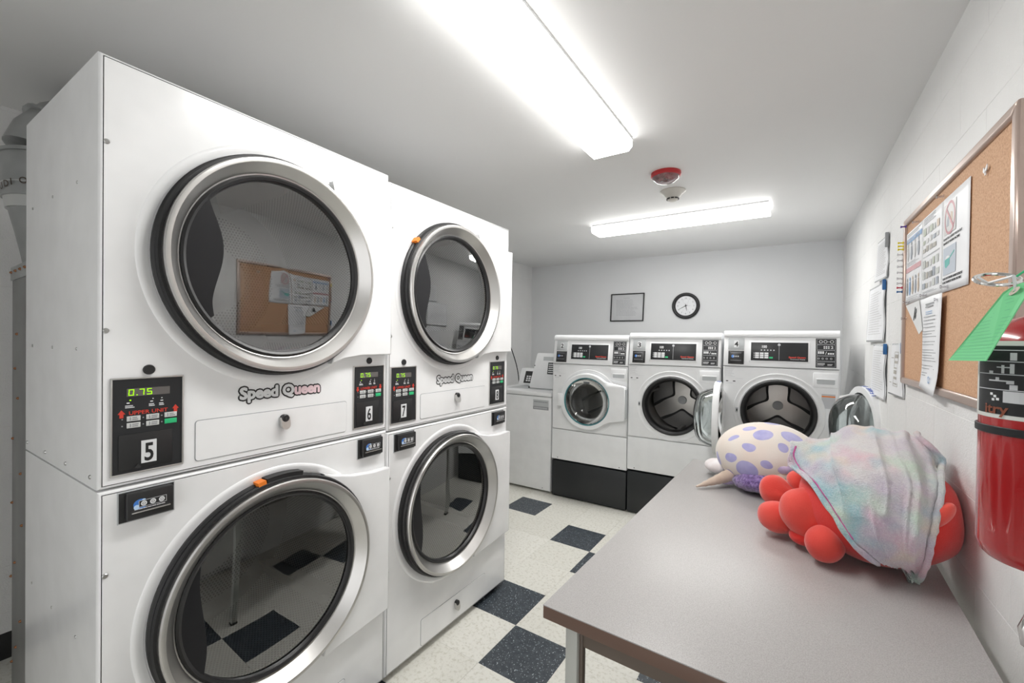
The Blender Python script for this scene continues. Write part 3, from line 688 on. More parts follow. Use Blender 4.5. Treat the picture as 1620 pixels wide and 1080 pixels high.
# ================================================================ FRONT-LOAD WASHERS
def washer(loc, label, num, dz, open_ang):
    t = thing('front_load_washer', label, 'washer', loc, 1.5, 'front load washers on charcoal bases')
    W, D = .694, .76; zc = .898 + dz; cx = .348
    cs = lambda v: Vector((v.x, v.y + max(0, v.z - (1.235 + dz)) * .16, v.z))    # console leans back
    q = B().box(.002, W - .002, .004, D, .012, .330 + dz, .006); q.box(.01, W - .01, .03, D - .03, 0, .02); q.build('base', M_kick, t)
    body = B().shell(0, W, .622 + dz, 1.213 + dz, D, .006, (cx, zc, .232)).build('front_panel', M_enamel2, t)
    low = B().shell(0, W, .345 + dz, .618 + dz, D, .006).build('lower_panel', M_enamel2, t)
    b = B(); [b.lathe([(.004, 0), (.003, -.002), (.0001, -.002)], (x, 0, .362 + dz), 'y', 10) for x in (.06, W - .06)]; b.build('panel_screws', M_dark, low)
    con = B().shell(0, W, 1.217 + dz, 1.432 + dz, D - .06, .007).xf(cs).build('console', M_plastic, t)
    pr = [(-.004, 1.432), (-.006, 1.445), (-.003, 1.462), (.006, 1.473), (.03, 1.478), (D - .05, 1.478), (D - .05, 1.43)]
    B().prism([(a, z + dz) for a, z in pr], 0.001, W - .001, 'x').xf(lambda v: Vector((v.x, v.y + .03, v.z))).build('top_cover', M_plastic, t, 50)
    zo = dz - .038
    P = lambda b, nm, mat, par, **k: b.xf(cs).build(nm, mat, par, 40, **k)
    np_ = P(B().box(.030, .134, -.0025, .001, 1.375 + zo, 1.461 + zo, .001), 'number_panel', M_gray_pl, con)
    P(B().box(.068, .098, -.0035, -.002, 1.392 + zo, 1.443 + zo), 'number_plate', M_white_print, np_)
    text(num, .052, M_rubber, np_, .070, -.0040, 1.399 + zo, width=.026, offset=.001, name='number', fn=cs)
    cr = P(B().box(.032, .134, -.004, .001, 1.271 + zo, 1.367 + zo, .001), 'card_reader', M_dark, con)
    rb = P(B().box(.040, .126, -.016, -.003, 1.278 + zo, 1.360 + zo, .003), 'reader_body', M_black, cr)
    P(B().lathe([(.011, -.0165), (.0001, -.0165)], (.064, 0, 1.327 + zo), 'y', 20), 'globe_logo', M_blue, cr)
    q = B(); [q.lathe([(.0052, -.0170), (.0001, -.0170)], (.070 + k * .014, 0, 1.327 + zo), 'y', 12) for k in range(3)]
    q.quad(.048, .118, 1.351 + zo, 1.3525 + zo, -.0167); q.quad(.048, .118, 1.298 + zo, 1.2995 + zo, -.0167); P(q, 'logo_lettering', M_lgray_print, cr)
    bz = P(B().box(.168, .530, -.003, .001, 1.292 + zo, 1.440 + zo, .002), 'bezel', M_plastic, con)
    P(B().box(.178, .520, -.0042, -.002, 1.301 + zo, 1.431 + zo, .001), 'display_panel', M_gloss, bz)
    y = -.0046
    text('100', .026, M_white_print, bz, .247, y, 1.392 + zo, width=.030, offset=.0006, name='display_digits', fn=cs)
    q = B()
    for j in range(3):
        for i in range(3): q.box(.205 + i * .029, .229 + i * .029, y - .001, y, 1.318 + j * .0145 + zo, 1.330 + j * .0145 + zo)
        q.prism([(.195, 1.324 + j * .0145 + zo), (.2, 1.329 + j * .0145 + zo), (.2, 1.319 + j * .0145 + zo)], y - .0005, y)
    P(q, 'keys', M_white_print, bz)
    q = B(); [q.quad(.240 + k * .019, .248 + k * .019, 1.372 + zo, 1.380 + zo, y) for k in range(5)]; q.quad(.350, .352, 1.308 + zo, 1.405 + zo, y)
    q.lathe([(.009, y), (.009, y - .001), (.005, y - .0015), (.0001, y - .0015)], (.351, 0, 1.415 + zo), 'y', 16); P(q, 'panel_marks', M_lgray_print, bz)
    P(B().box(.292, .314, y - .001, y, 1.318 + zo, 1.329 + zo), 'start_key', M_green_key, bz, label='green start key')
    text('Speed Queen', .0155, M_red_print, bz, .408, y - .0003, 1.3245 + zo, width=.098, offset=.0006, name='brand_lettering', fn=cs)
    text('Commercial Washer', .0085, M_white_print, bz, .418, y - .0003, 1.313 + zo, width=.086, offset=.0001, name='model_lettering', fn=cs)
    st = P(B().box(.562, .674, -.0012, .001, 1.267 + zo, 1.462 + zo, .0005), 'instruction_sticker', M_gloss, con)
    q = B(); z = 1.455
    for k in range(5):
        z1, z0 = 1.457 - k * .0378 + zo, 1.457 - k * .0378 - .034 + zo
        for a in ((.568, .668, z1 - .0014, z1), (.568, .668, z0, z0 + .0014), (.568, .5694, z0, z1), (.6666, .668, z0, z1)): q.quad(*a, -.0016)
    P(q, 'sticker_boxes', M_lgray_print, st)
    q = B(); rr = random.Random(11)
    for k in range(5):
        zc_ = 1.457 - k * .0378 - .017 + zo; x = .577
        if k == 0:
            for xx in (.59, .615, .650): q.lathe([(.0105, -.0016), (.0075, -.0018)], (xx, 0, zc_), 'y', 12)
            q.quad(.628, .638, zc_ - .001, zc_ + .001, -.0016)
        elif k == 1:
            for a in (.605, .617, .629):
                for c in (-.009, .001): q.quad(a, a + .008, zc_ + c, zc_ + c + .007, -.0016)
            text('2', .026, M_white_print, st, .644, -.002, zc_ - .009, width=.014, offset=.0004, name='sticker_numeral', fn=cs)
        elif k == 2:
            for a in (.574, .586, .598): q.quad(a, a + .009, zc_ - .006, zc_ + .011, -.0016)
            for a in (.628, .640, .652): q.quad(a, a + .009, zc_ - .010, zc_ + .001, -.0016)
            q.prism([(.614, zc_ - .010), (.617, zc_ - .010), (.623, zc_ + .01), (.620, zc_ + .01)], -.0018, -.0015)
        elif k == 3:
            for a in (.578, .600, .622, .646): q.lathe([(.006, -.0016), (.0042, -.0018)], (a, 0, zc_), 'y', 8)
        else: lines(q, .573, .616, zc_ - .009, zc_ + .009, 3, -.0016, .003, 4); lines(q, .626, .662, zc_ - .009, zc_ + .003, 2, -.0016, .003, 5)
    P(q, 'sticker_print', M_white_print, st)
    # detergent drawer
    dd = B().box(.549, .688, -.006, .002, 1.094 + dz, 1.192 + dz, .004).build('detergent_drawer', M_plastic, t)
    B().prism(rounded(.570, .668, 1.117 + dz, 1.148 + dz, .006), -.0068, -.0052).build('drawer_handle', M_gray_pl, dd)
    B().box(.568, .670, -.012, -.004, 1.146 + dz, 1.154 + dz, .002).build('handle_lip', M_plastic, dd)
    q = B(); lines(q, .010, .082, 1.135 + dz, 1.203 + dz, 9, -.0004, .0018, 3); q.quad(.01, .112, 1.2045 + dz, 1.2055 + dz, -.0004); q.quad(.01, .13, 1.127 + dz, 1.128 + dz, -.0004)
    lines(q, .022, .082, 1.086 + dz, 1.098 + dz, 3, -.0004, .0012, 2); q.build('label_print', M_lgray_print, body, 0)
    q = B(); q.quad(.020, .035, 1.103 + dz, 1.110 + dz, -.0004); q.quad(.066, .082, 1.103 + dz, 1.110 + dz, -.0004); q.build('label_marks', M_rubber, body, 0)
    q = B().box(.598, .672, -.0005, 0, .955 + dz, 1.052 + dz); wl = q.build('warning_label', M_lgray_print, body, 0)
    B().quad(.598, .672, 1.032 + dz, 1.040 + dz, -.0009).build('warning_stripe', M_orange, wl, 0)
    # front ring, gasket, tub
    B().lathe([(.277, 0), (.275, -.005), (.268, -.006), (.262, -.002), (.246, -.002), (.240, -.008), (.230, -.004), (.225, .02)], (cx, 0, zc), 'y', 72).build('opening_ring', M_plastic, body, 60)
    B().lathe([(.232, -.001), (.228, -.012), (.218, -.014), (.206, -.004), (.196, .02), (.192, .06), (.20, .075)], (cx, 0, zc), 'y', 72).build('door_gasket', M_rubber, body, 60)
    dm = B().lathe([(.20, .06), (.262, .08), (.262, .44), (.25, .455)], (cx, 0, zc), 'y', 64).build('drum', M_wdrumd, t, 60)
    B().lathe([(.262, .452), (.15, .445), (.0001, .44)], (cx, 0, zc), 'y', 64).build('drum_back', M_wdrum, dm)
    for a0 in (30, 150, 270):
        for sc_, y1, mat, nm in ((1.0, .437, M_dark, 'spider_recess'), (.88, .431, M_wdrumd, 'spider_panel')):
            pts = []
            for k in range(13):
                a = R(a0 - 47 * sc_ + 94 * sc_ * k / 12); pts.append((cx + .248 * math.cos(a), zc + .248 * math.sin(a)))
            for k in range(13):
                u = 1 - 2 * k / 12; a = R(a0 + 43 * sc_ * u * (1 if abs(u) < .9 else 1)); r_ = (.075 + .02 * (1 - sc_) * 8) + .125 * abs(u) ** 2.2
                pts.append((cx + r_ * math.cos(a), zc + r_ * math.sin(a)))
            B().prism(pts, y1, .446).build(nm, mat, dm, 30)
    B().lathe([(.036, .44), (.034, .426), (.0001, .424)], (cx, 0, zc), 'y', 32).build('hub_cap', M_plastic, dm)
    for a0 in (90, 210, 330):
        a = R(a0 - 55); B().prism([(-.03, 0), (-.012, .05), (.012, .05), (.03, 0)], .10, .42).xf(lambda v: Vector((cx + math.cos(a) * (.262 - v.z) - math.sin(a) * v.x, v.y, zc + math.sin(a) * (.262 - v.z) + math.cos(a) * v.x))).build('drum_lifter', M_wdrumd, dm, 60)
    q = B().box(.086, .104, -.004, .001, zc - .018, zc + .018, .001); q.build('latch', M_gray_pl, body); B().box(.091, .099, -.0055, -.003, zc - .009, zc + .009).build('latch_slot', M_rubber, body)
    # door, modelled closed, hinge at x = .690
    hx = .690
    piv = lambda v: v
    if open_ang:
        ca, sa = math.cos(R(open_ang)), math.sin(R(open_ang)); hy = -.012
        piv = lambda v: Vector((hx + (v.x - hx) * ca - (v.y - hy) * sa, hy + (v.x - hx) * sa + (v.y - hy) * ca, v.z))
    pts = []
    for k in range(41):
        a = R(48 + 264 * k / 40); pts.append((cx + .245 * math.cos(a), zc + .245 * math.sin(a)))
    pts += [(cx + .215, zc - .160), (hx - .012, zc - .137), (hx, zc - .125), (hx, zc + .140), (hx - .012, zc + .152), (cx + .215, zc + .172)]
    bm = bmesh.new(); n = len(pts); vs = [[bm.verts.new((a, y_, c)) for a, c in pts] for y_ in (-.052, -.012)]
    # ring-shaped door with round window hole: build as strips to the hole circle
    hole = []
    for (a, c) in pts:
        an = math.atan2(c - zc, a - cx); hole.append((cx + .208 * math.cos(an), zc + .208 * math.sin(an)))
    hv = [[bm.verts.new((a, y_, c)) for a, c in hole] for y_ in (-.046, -.012)]
    for i in range(n):
        j = (i + 1) % n
        bm.faces.new((vs[0][i], vs[0][j], hv[0][j], hv[0][i])); bm.faces.new((vs[1][j], vs[1][i], hv[1][i], hv[1][j]))
        bm.faces.new((vs[0][j], vs[0][i], vs[1][i], vs[1][j])); bm.faces.new((hv[0][i], hv[0][j], hv[1][j], hv[1][i]))
    bmesh.ops.bevel(bm, geom=[e for e in bm.edges if all(v in vs[0] for v in e.verts)], offset=.010, segments=3, profile=.5, affect='EDGES')
    q = B(); q.frombm(bm); door = q.xf(piv).build('door', M_plastic, t, 35)
    B().lathe([(.209, -.044), (.207, -.049), (.200, -.048), (.197, -.040)], (cx, 0, zc), 'y', 64).xf(piv).build('window_rim', M_teal if not open_ang else M_plastic, door, 60)
    B().lathe([(.203, -.040), (.198, .0), (.19, .03), (.17, .075), (.14, .10), (.10, .112), (.05, .118), (.0001, .12)], (cx, 0, zc), 'y', 64).xf(piv).build('glass_bowl', M_clear if open_ang else M_darkened, door, 60)
    B().lathe([(.19, -.042), (.17, -.02), (.13, .0), (.0001, .01)], (cx, 0, zc), 'y', 64).xf(piv).build('inner_window', M_clear if open_ang else M_darkened, door, 60)
    q = B().box(hx - .006, hx + .006, -.045, -.004, zc - .115, zc + .13)
    for k in range(16): q.box(hx + .004, hx + .010, -.045, -.03, zc - .11 + k * .015, zc - .102 + k * .015)
    q.xf(piv).build('hinge', M_gray_pl, door)
    if not open_ang: B().box(.075, .13, -.056, -.047, zc - .055, zc + .055, .004).build('door_pull', M_plastic, door)
    else:
        # blue handwritten-style band lettering on the rim: reads on the door edge
        yr = -.032
        b0 = 118 if open_ang > 95 else 92
        for i, ch in enumerate('LEAVE DOOR OPEN'):
            if ch == ' ': continue
            me = textmesh(ch, .030, None, .0008, .0003); a = R(b0 - i * 4.6 + 6)
            for v in me.vertices:
                u, h = v.co.x, v.co.y - .011; aa = a - u / .246
                v.co = piv(Vector((cx + (.2465 + v.co.z) * math.cos(aa), yr + h, zc + (.2465 + v.co.z) * math.sin(aa))))
            me.materials.append(M_blue_ink); o = bpy.data.objects.new('rim_lettering', me); COL.objects.link(o); o.parent = door
    return t
washer((-1.866, 3.492, 0), 'closed front load washer numbered 2, next to the top load washer', '2', 0., 0)
washer((-1.166, 3.511, 0), 'front load washer numbered 3 with its glass door swung open, middle of the row', '3', .020, 92)
washer((-.455, 3.529, 0), 'open front load washer numbered 4 in the corner by the block wall', '4', .038, 101)

# ================================================================ TOP-LOAD WASHER
t = thing('top_load_washer', 'white top load washer with raised lid in the back left corner', 'washer', (-2.566, 3.49, 0), 1.2)
W = .682
cab = B().shell(0, W, .022, .895, .66, .008).build('cabinet', M_enamel2, t)
q = B(); [q.lathe([(.02, 0), (.02, .022), (.0001, .022)], (x, y, 0), 'z', 12) for x in (.06, W - .06) for y in (.08, .58)]; q.build('feet', M_rubber, t)
B().box(0, W, 0, .66, .899, .942, .012).build('top_deck', M_plastic, t)
B().box(.12, .60, .14, .50, .9405, .9425, .001).build('lid_opening', M_gray_pl, t)
lean = lambda v: Vector((v.x - (v.z - .94) * .0, v.y + (v.z - .945) * .22, v.z))
lid = B().prism([(.312, .947), (.676, .947), (.676, 1.296), (.372, 1.296), (.362, 1.288)], .225, .250).xf(lean).build('lid', M_plastic, t, 30)
B().box(.44, .62, .2238, .2248, 1.222, 1.262).xf(lean).build('lid_print', M_gray_pl, lid)
q = B().box(.50, .64, .2238, .2248, 1.09, 1.205).xf(lean); sk = q.build('lid_sticker', M_gloss, lid)
q = B(); lines(q, .508, .632, 1.098, 1.198, 5, .2234, .010, 3); q.xf(lean).build('sticker_print', M_white_print, sk, 0)
q = B(); q.lathe([(.006, 0), (.0001, 0)], (.350, .222, 1.17), 'y', 10); q.box(.305, .32, .222, .252, .942, .958); q.xf(lean).build('lid_bumpers', M_dark, lid)
bk = lambda v: Vector((v.x, v.y + (v.z - .94) * .45, v.z))
cn = B().box(.01, W - .01, .50, .60, .940, 1.115, .008).xf(bk).build('rear_console', M_plastic, t)
cp_ = B().box(.075, .46, .4985, .501, .958, 1.085).xf(bk).build('console_panel', M_black, cn)
q = B()
for i in range(3):
    for j in range(3): q.quad(.10 + i * .03, .122 + i * .03, .978 + j * .022, .993 + j * .022, .4978)
q.quad(.20, .23, 1.02, 1.05, .4978); q.xf(bk).build('console_keys', M_white_print, cp_, 0)
q = B(); q.quad(.49, .655, .775, .868, -.0005); ws = q.build('front_label', M_gray_pl, cab, 0)
q = B(); lines(q, .50, .645, .838, .858, 1, -.001, .010, 9, 0); q.quad(.49, .655, .775, .805, -.001); q.build('front_label_print', M_gray_print, ws, 0)
q = B(); lines(q, .50, .64, .779, .801, 1, -.0015, .012, 8, 0); q.build('front_label_lettering', M_lgray_print, ws, 0)
q = B(); q.lathe([(.004, 0), (.0001, -.002)], (.60, -.0005, .045), 'y', 8); q.build('panel_screw', M_dark, cab)

# cord down the left wall behind the top loader
q = B(); pts = []
for k in range(25):
    u = k / 24; pts.append((-2.905 - .0 * u + .03 * math.sin(u * PI), 4.33 + .17 * (u ** 1.0) + .05 * math.sin(u * 2.2), 1.36 - .62 * u))
tag(q.tube(pts, .006, 8).build('power_cord', M_rubber), 'black power cord hanging down the left wall behind the top load washer', 'cord')

# ================================================================ DUCTWORK BEHIND THE DRYERS
t = thing('exhaust_duct', 'round galvanized exhaust duct elbow behind the near dryer stack', 'duct', (-2.45, .41, 1.56))
cen = []; rad = []
for z, r_ in ((.105, .08), (.16, .088), (.25, .105), (.36, .128), (.40, .135)): cen.append((0, 0, z)); rad.append(r_)
B().tube(cen, rad, 28).build('reducer', M_galv, t, 60)
q = B(); q.tube([(0, 0, .37), (0, 0, .545)], .140, 28); 
el = q.build('pipe', M_galv, t, 60)
q = B(); arc = [(0, .17 * (1 - math.cos(R(a))), .54 + .10 * math.sin(R(a))) for a in range(0, 91, 15)]
q = B(); q.tube([(0, 0, .54), (0, .02, .60), (.0, .055, .65), (0, .105, .69), (0, .17, .70), (0, .30, .70)], [.142, .142, .140, .138, .136, .134], 28); q.build('elbow', M_galv, t, 60)
for c, d, r_ in (((0, 0, .535), (0, 0, .012), .147), ((0, .035, .635), (0, .007, .009), .147), ((0, .125, .70), (0, .012, .002), .143)):
    B().tube([Vector(c) - Vector(d) * .5, Vector(c) + Vector(d) * .5], r_, 28).build('seam_band', M_galv, t)
tp = B().tube([(0, 0, .33), (0, 0, .42)], [.128, .1405], 28).build('foil_tape', M_foil, t, 60)
for i, ch in enumerate('AY LEBUDIO'):
    if ch == ' ': continue
    me = textmesh(ch, .032, None, .0006, .0003); a0 = R(205 + i * 12)
    for v in me.vertices:
        aa = a0 + v.co.x / .142; zz = .352 + i * .006 + v.co.y; rr_ = .1395 + .139 * (zz - .375); v.co = Vector((rr_ * math.cos(aa), rr_ * math.sin(aa), zz))
    me.materials.append(M_apron); o = bpy.data.objects.new('tape_lettering', me); COL.objects.link(o); o.parent = tp
t = thing('duct_box', 'tall dull sheet metal duct box with copper screws behind the near dryers', 'duct', (-2.37, .292, 0))
bx = B().box(0, .275, 0, .9, .09, 1.615, .002).build('box_body', M_ductbox, t); B().box(-.006, .280, -.004, .905, 1.612, 1.66, .002).build('box_collar', M_galv, t)
q = B()
for x, z in ((.02, 1.64), (.10, 1.64), (.18, 1.64), (.26, 1.64), (.13, 1.42), (.10, 1.30), (.15, 1.2), (.06, 1.05), (.2, .95), (.05, .82), (.22, .78), (.10, .62), (.03, .55), (.2, .45), (.12, .33), (.05, .25)):
    q.lathe([(.005, 0), (.0045, -.003), (.002, -.006), (.0001, -.006)], (x, -.004, z), 'y', 10)
q.build('copper_screws', M_copper, t)

# ================================================================ BACK WALL: frame, clock
def onback(x, z): return (x, 5.0 + x * math.tan(R(1.45)), z)
t = thing('framed_notice', 'black framed printed notice on the back wall left of the clock', 'picture frame', onback(-1.672, 1.828), 1.45)
fw, fh = .197, .163
q = B()
for a in ((-fw, fw, fh - .012, fh), (-fw, fw, -fh, -fh + .012), (-fw, -fw + .012, -fh, fh), (fw - .012, fw, -fh, fh)): q.box(a[0], a[1], -.018, 0, a[2], a[3], .002)
q.xf(lambda v: Vector((v.x + (v.z) * .03, v.y, v.z))).build('frame', M_rubber, t)
pp = B().box(-fw + .008, fw - .008, -.008, -.001, -fh + .008, fh - .008).build('sheet', M_paper, t)
q = B(); lines(q, -.045, .03, .105, .115, 1, -.0085, .005, 1, 0); lines(q, -.13, .13, -.10, .095, 13, -.0085, .0035, 6, .3); q.build('sheet_print', M_lgray_print, pp, 0)
q = B(); q.add([(-fw + .01, -.012, -fh + .01), (fw - .01, -.012, -fh + .01), (fw - .01, -.012, fh - .01), (-fw + .01, -.012, fh - .01)], [(0, 1, 2, 3)]); q.build('glazing', M_pane, t)
t = thing('wall_clock', 'round wall clock with thick black rim and white face', 'clock', onback(-1.022, 1.826), 1.45)
B().lathe([(.143, 0), (.143, -.02), (.137, -.030), (.128, -.034), (.117, -.030), (.108, -.018), (.107, -.010)], (0, 0, 0), 'y', 72).build('rim', M_rubber, t, 60)
fc = B().lathe([(.110, -.010), (.0001, -.010)], (0, 0, 0), 'y', 60).build('dial', M_paper, t)
q = B()
for h in range(60):
    a = R(90 - h * 6); r0 = .1 if h % 5 else .098; q.box(-.0005, .0005, -.0108, -.0104, r0, .104).v
    k = len(q.v) - 8; c, s_ = math.cos(a - PI / 2), math.sin(a - PI / 2)
    for i in range(k, k + 8): x, y, z = q.v[i]; q.v[i] = (x * c - z * s_, y, x * s_ + z * c)
for cc in ((0, .052), (0, -.058)): q.lathe([(.029, -.0106), (.028, -.0108)], (cc[0], 0, cc[1]), 'y', 28)
q.build('minute_marks', M_gray_print, fc, 0)
for h in range(1, 13):
    a = R(90 - h * 30); me = textmesh(str(h), .021, None, .0004, .0002); xs = [v.co.x for v in me.vertices]; mx = (max(xs) + min(xs)) / 2
    for v in me.vertices: v.co = Vector((.083 * math.cos(a) + v.co.x - mx, -.0108 - v.co.z, .083 * math.sin(a) + v.co.y - .0072))
    me.materials.append(M_gray_print); o = bpy.data.objects.new('numeral', me); COL.objects.link(o); o.parent = fc
def hand(ang, ln, w, y, nm):
    a = R(90 - ang); c, s_ = math.cos(a), math.sin(a); q = B().prism([(-.018, -w * .8), (0, -w), (ln, -w * .35), (ln, w * .35), (0, w), (-.018, w * .8)], y, y + .0008)
    q.xf(lambda v: Vector((v.x * c - v.z * s_, v.y, v.x * s_ + v.z * c))).build(nm, M_rubber, t, 0)
hand(242, .078, .0034, -.0145, 'minute_hand'); hand(168, .055, .0042, -.0135, 'hour_hand'); hand(92, .055, .0007, -.0155, 'second_hand')
B().lathe([(.007, -.012), (.007, -.016), (.0001, -.016)], (0, 0, 0), 'y', 16).build('hand_hub', M_rubber, t)

# ================================================================ TABLE
TBZ = .76
t = thing('work_table', 'folding table with speckled gray laminate top and brown edge along the right wall', 'table', (-.520, .938, 0), -1.3)
TW, TL = .862, 1.67
top = B().box(0, TW, 0, TL, TBZ - .003, TBZ, .0008).build('laminate_top', M_lam, t)
B().box(.0005, TW - .0005, .0005, TL - .0005, TBZ - .034, TBZ - .003, .0012).build('edge_band', M_edge, t)
q = B()
q.box(.06, TW - .05, .040, .056, TBZ - .092, TBZ - .034, .001); q.box(.06, TW - .05, TL - .056, TL - .04, TBZ - .092, TBZ - .034, .001)
q.box(.062, .078, .05, TL - .05, TBZ - .092, TBZ - .034, .001); q.box(TW - .078, TW - .062, .05, TL - .05, TBZ - .092, TBZ - .034, .001); q.build('apron', M_apron, t)
for x in (.051, TW - .083):
    for y in (.026, TL - .060):
        lg = B().box(x, x + .032, y, y + .032, .012, TBZ - .034, .002).build('leg', M_legm, t)
        B().box(x + .032, x + .041, y + .012, y + .030, .012, TBZ - .034, .001).build('leg_flange', M_apron, lg)
        B().box(x - .003, x + .035, y - .003, y + .035, 0, .014, .003).build('foot_cap', M_rubber, lg)

# ================================================================ PLUSH TOYS AND BLANKET
t = thing('spotted_plush_toy', 'big round cream plush toy with lilac spots lying face down at the table end', 'plush toy', (-.107, 2.3, .905))
def squash(p, d):
    if p.z < -.12: p.z = -.12 - (-.12 - p.z) * .5
    return p
B().ell((0, 0, 0), (.215, .2, .15), n=56, m=36, warp=squash).build('body', M_spot, t, 60)
def fz(p, d):
    k = noise.noise(p * 60) * .004 + noise.noise(p * 25) * .005; return p + d * k
B().ell((-.002, -.108, -.080), (.130, .112, .054), Matrix.Rotation(R(-10), 3, 'Y'), 64, 40, fz).build('curly_mane', M_purple, t, 80)
def horn(p0, p1, p2, r0, nm, lab=None):
    P_ = [Vector(p0), Vector(p1), Vector(p2)]; pts = []; rs = []
    for k in range(15):
        u = k / 14; p = P_[0] * (1 - u) ** 2 + P_[1] * 2 * u * (1 - u) + P_[2] * u * u; pts.append(p); rs.append(r0 * (1 - u ** 1.6) * .98 + .0035 + .0012 * math.sin(k * 2.4))
    B().tube(pts, rs, 16).build(nm, M_horn, t, 80, label=lab)
horn((-.135, -.105, -.085), (-.19, -.15, -.112), (-.262, -.222, -.134), .024, 'horn')
horn((.075, -.165, -.045), (.03, -.2, -.055), (-.003, -.215, -.062), .022, 'horn')
B().ell((-.150, -.10, -.118), (.045, .030, .016), Matrix.Rotation(R(40), 3, 'Z')).build('horn_base', M_lilac, t, 80)
B().ell((-.212, .06, -.098), (.062, .075, .034), Matrix.Rotation(R(25), 3, 'Z'), warp=squash and (lambda p, d: p)).build('ear', M_wfoot, t, 80, label='white velour ear lying on the table')
q = B(); q.ell((.062, -.178, -.008), (.034, .018, .02)); q.ell((.092, -.170, -.002), (.026, .018, .022)); q.build('nostril_snout', M_lilac, t, 80)
B().ell((.055, -.325, -.106), (.045, .034, .027), Matrix.Rotation(R(-25), 3, 'Z') @ Matrix.Rotation(R(20), 3, 'Y'), 40, 26, fz).build('fluffy_foot', M_lpink, t, 80)

t = thing('red_plush_toy', 'large red plush toy with rounded limbs lying on its side under the pastel blanket', 'plush toy', (.212, 1.73, .925))
def redw(p, d):
    if p.z < -.145: p.z = -.145 - (-.145 - p.z) * .6
    if p.x > .165: p.x = .165 + (p.x - .165) * .5
    return p + d * noise.noise(p * 12) * .004
B().ell((0, 0, 0), (.2, .205, .165), n=56, m=36, warp=redw).build('body', M_red_fab, t, 60)
def crease(p, d):
    k = .80 - .30 * d.x + .04 * d.x * d.x; an = math.atan2(d.z, d.y)
    rip = .05 * max(0, d.x + .1) * math.sin(an * 9 + 2 * noise.noise(p * 20))
    return Vector((p.x, p.y * (k + rip), p.z * (k + rip))) + d * (noise.noise(p * 16) * .006)
def limb(c, r, rz, ry, nm, mat=M_coral):
    B().ell(c, r, Matrix.Rotation(R(rz), 3, 'Z') @ Matrix.Rotation(R(ry), 3, 'Y'), 40, 26, crease).build(nm, mat, t, 80)
B().ell((-.150, -.035, -.055), (.108, .078, .088), Matrix.Rotation(R(25), 3, 'Z') @ Matrix.Rotation(R(20), 3, 'Y'), 48, 30, lambda p, d: p + d * noise.noise(p * 14) * .008).build('head_disc', M_coral, t, 80)
limb((-.255, .180, -.066), (.072, .064, .066), -20, 10, 'limb')
limb((-.200, .14, -.062), (.035, .03, .03), -20, 10, 'limb_root')
limb((-.242, .015, -.104), (.078, .062, .060), 30, 12, 'limb')
limb((-.19, .01, -.09), (.04, .034, .034), 30, 15, 'limb_root')
limb((-.128, -.118, -.100), (.070, .058, .062), 75, -8, 'limb')
limb((-.13, -.085, -.07), (.038, .034, .034), 10, -10, 'limb_root')
limb((-.185, .09, .006), (.055, .042, .040), 20, 30, 'limb')
limb((-.15, -.045, -.125), (.075, .05, .035), 20, 0, 'under_body', M_red_fab)
B().ell((.108, -.168, .050), (.020, .030, .044), Matrix.Rotation(R(35), 3, 'Y') @ Matrix.Rotation(R(-30), 3, 'Z')).build('fin', M_coral, t, 80)

GRID = [[(-0.005, 1.769, 1.059), (0.052, 1.777, 1.079), (0.104, 1.78, 1.092), (0.146, 1.783, 1.131), (0.177, 1.781, 1.133), (0.244, 1.772, 1.126), (0.29, 1.764, 1.122), (0.316, 1.758, 1.127)], [(0.009, 1.757, 1.003), (0.059, 1.65, 1.037), (0.105, 1.619, 1.053), (0.15, 1.606, 1.064), (0.193, 1.607, 1.071), (0.237, 1.619, 1.076), (0.283, 1.648, 1.077), (0.342, 1.744, 1.064)], [(0.054, 1.596, 0.984), (0.095, 1.57, 0.999), (0.134, 1.556, 1.011), (0.172, 1.552, 1.02), (0.209, 1.554, 1.027), (0.247, 1.564, 1.032), (0.285, 1.581, 1.035), (0.325, 1.611, 1.035)], [(0.098, 1.546, 0.937), (0.128, 1.532, 0.949), (0.158, 1.525, 0.959), (0.188, 1.523, 0.967), (0.217, 1.525, 0.974), (0.246, 1.53, 0.979), (0.276, 1.54, 0.983), (0.306, 1.556, 0.986)], [(0.136, 1.533, 0.884), (0.159, 1.524, 0.894), (0.182, 1.519, 0.903), (0.204, 1.517, 0.91), (0.227, 1.517, 0.916), (0.249, 1.521, 0.921), (0.271, 1.527, 0.925), (0.294, 1.536, 0.928)], [(0.191, 1.548, 0.832), (0.205, 1.542, 0.839), (0.218, 1.538, 0.846), (0.232, 1.536, 0.852), (0.246, 1.536, 0.858), (0.26, 1.537, 0.862), (0.274, 1.54, 0.867), (0.288, 1.544, 0.87)], [(0.262, 1.614, 0.782), (0.266, 1.614, 0.782), (0.269, 1.615, 0.782), (0.273, 1.616, 0.782), (0.276, 1.617, 0.782), (0.28, 1.618, 0.782), (0.283, 1.618, 0.782), (0.287, 1.619, 0.782)]]
def catmull(p, u):
    n = len(p) - 1; u = min(max(u * n, 0), n - 1e-6); i = int(u); f = u - i
    a, b_, c, d = p[max(i - 1, 0)], p[i], p[i + 1], p[min(i + 2, n)]
    return .5 * ((2 * b_) + (c - a) * f + (2 * a - 5 * b_ + 4 * c - d) * f * f + (3 * b_ - a - 3 * c + d) * f ** 3)
G = [[Vector(p) for p in r_] for r_ in GRID]
back = [p + Vector((.02, .10, -.035)) for p in G[0]]; back2 = [p + Vector((.03, .17, -.12)) for p in G[0]]
G = [back2, back] + G
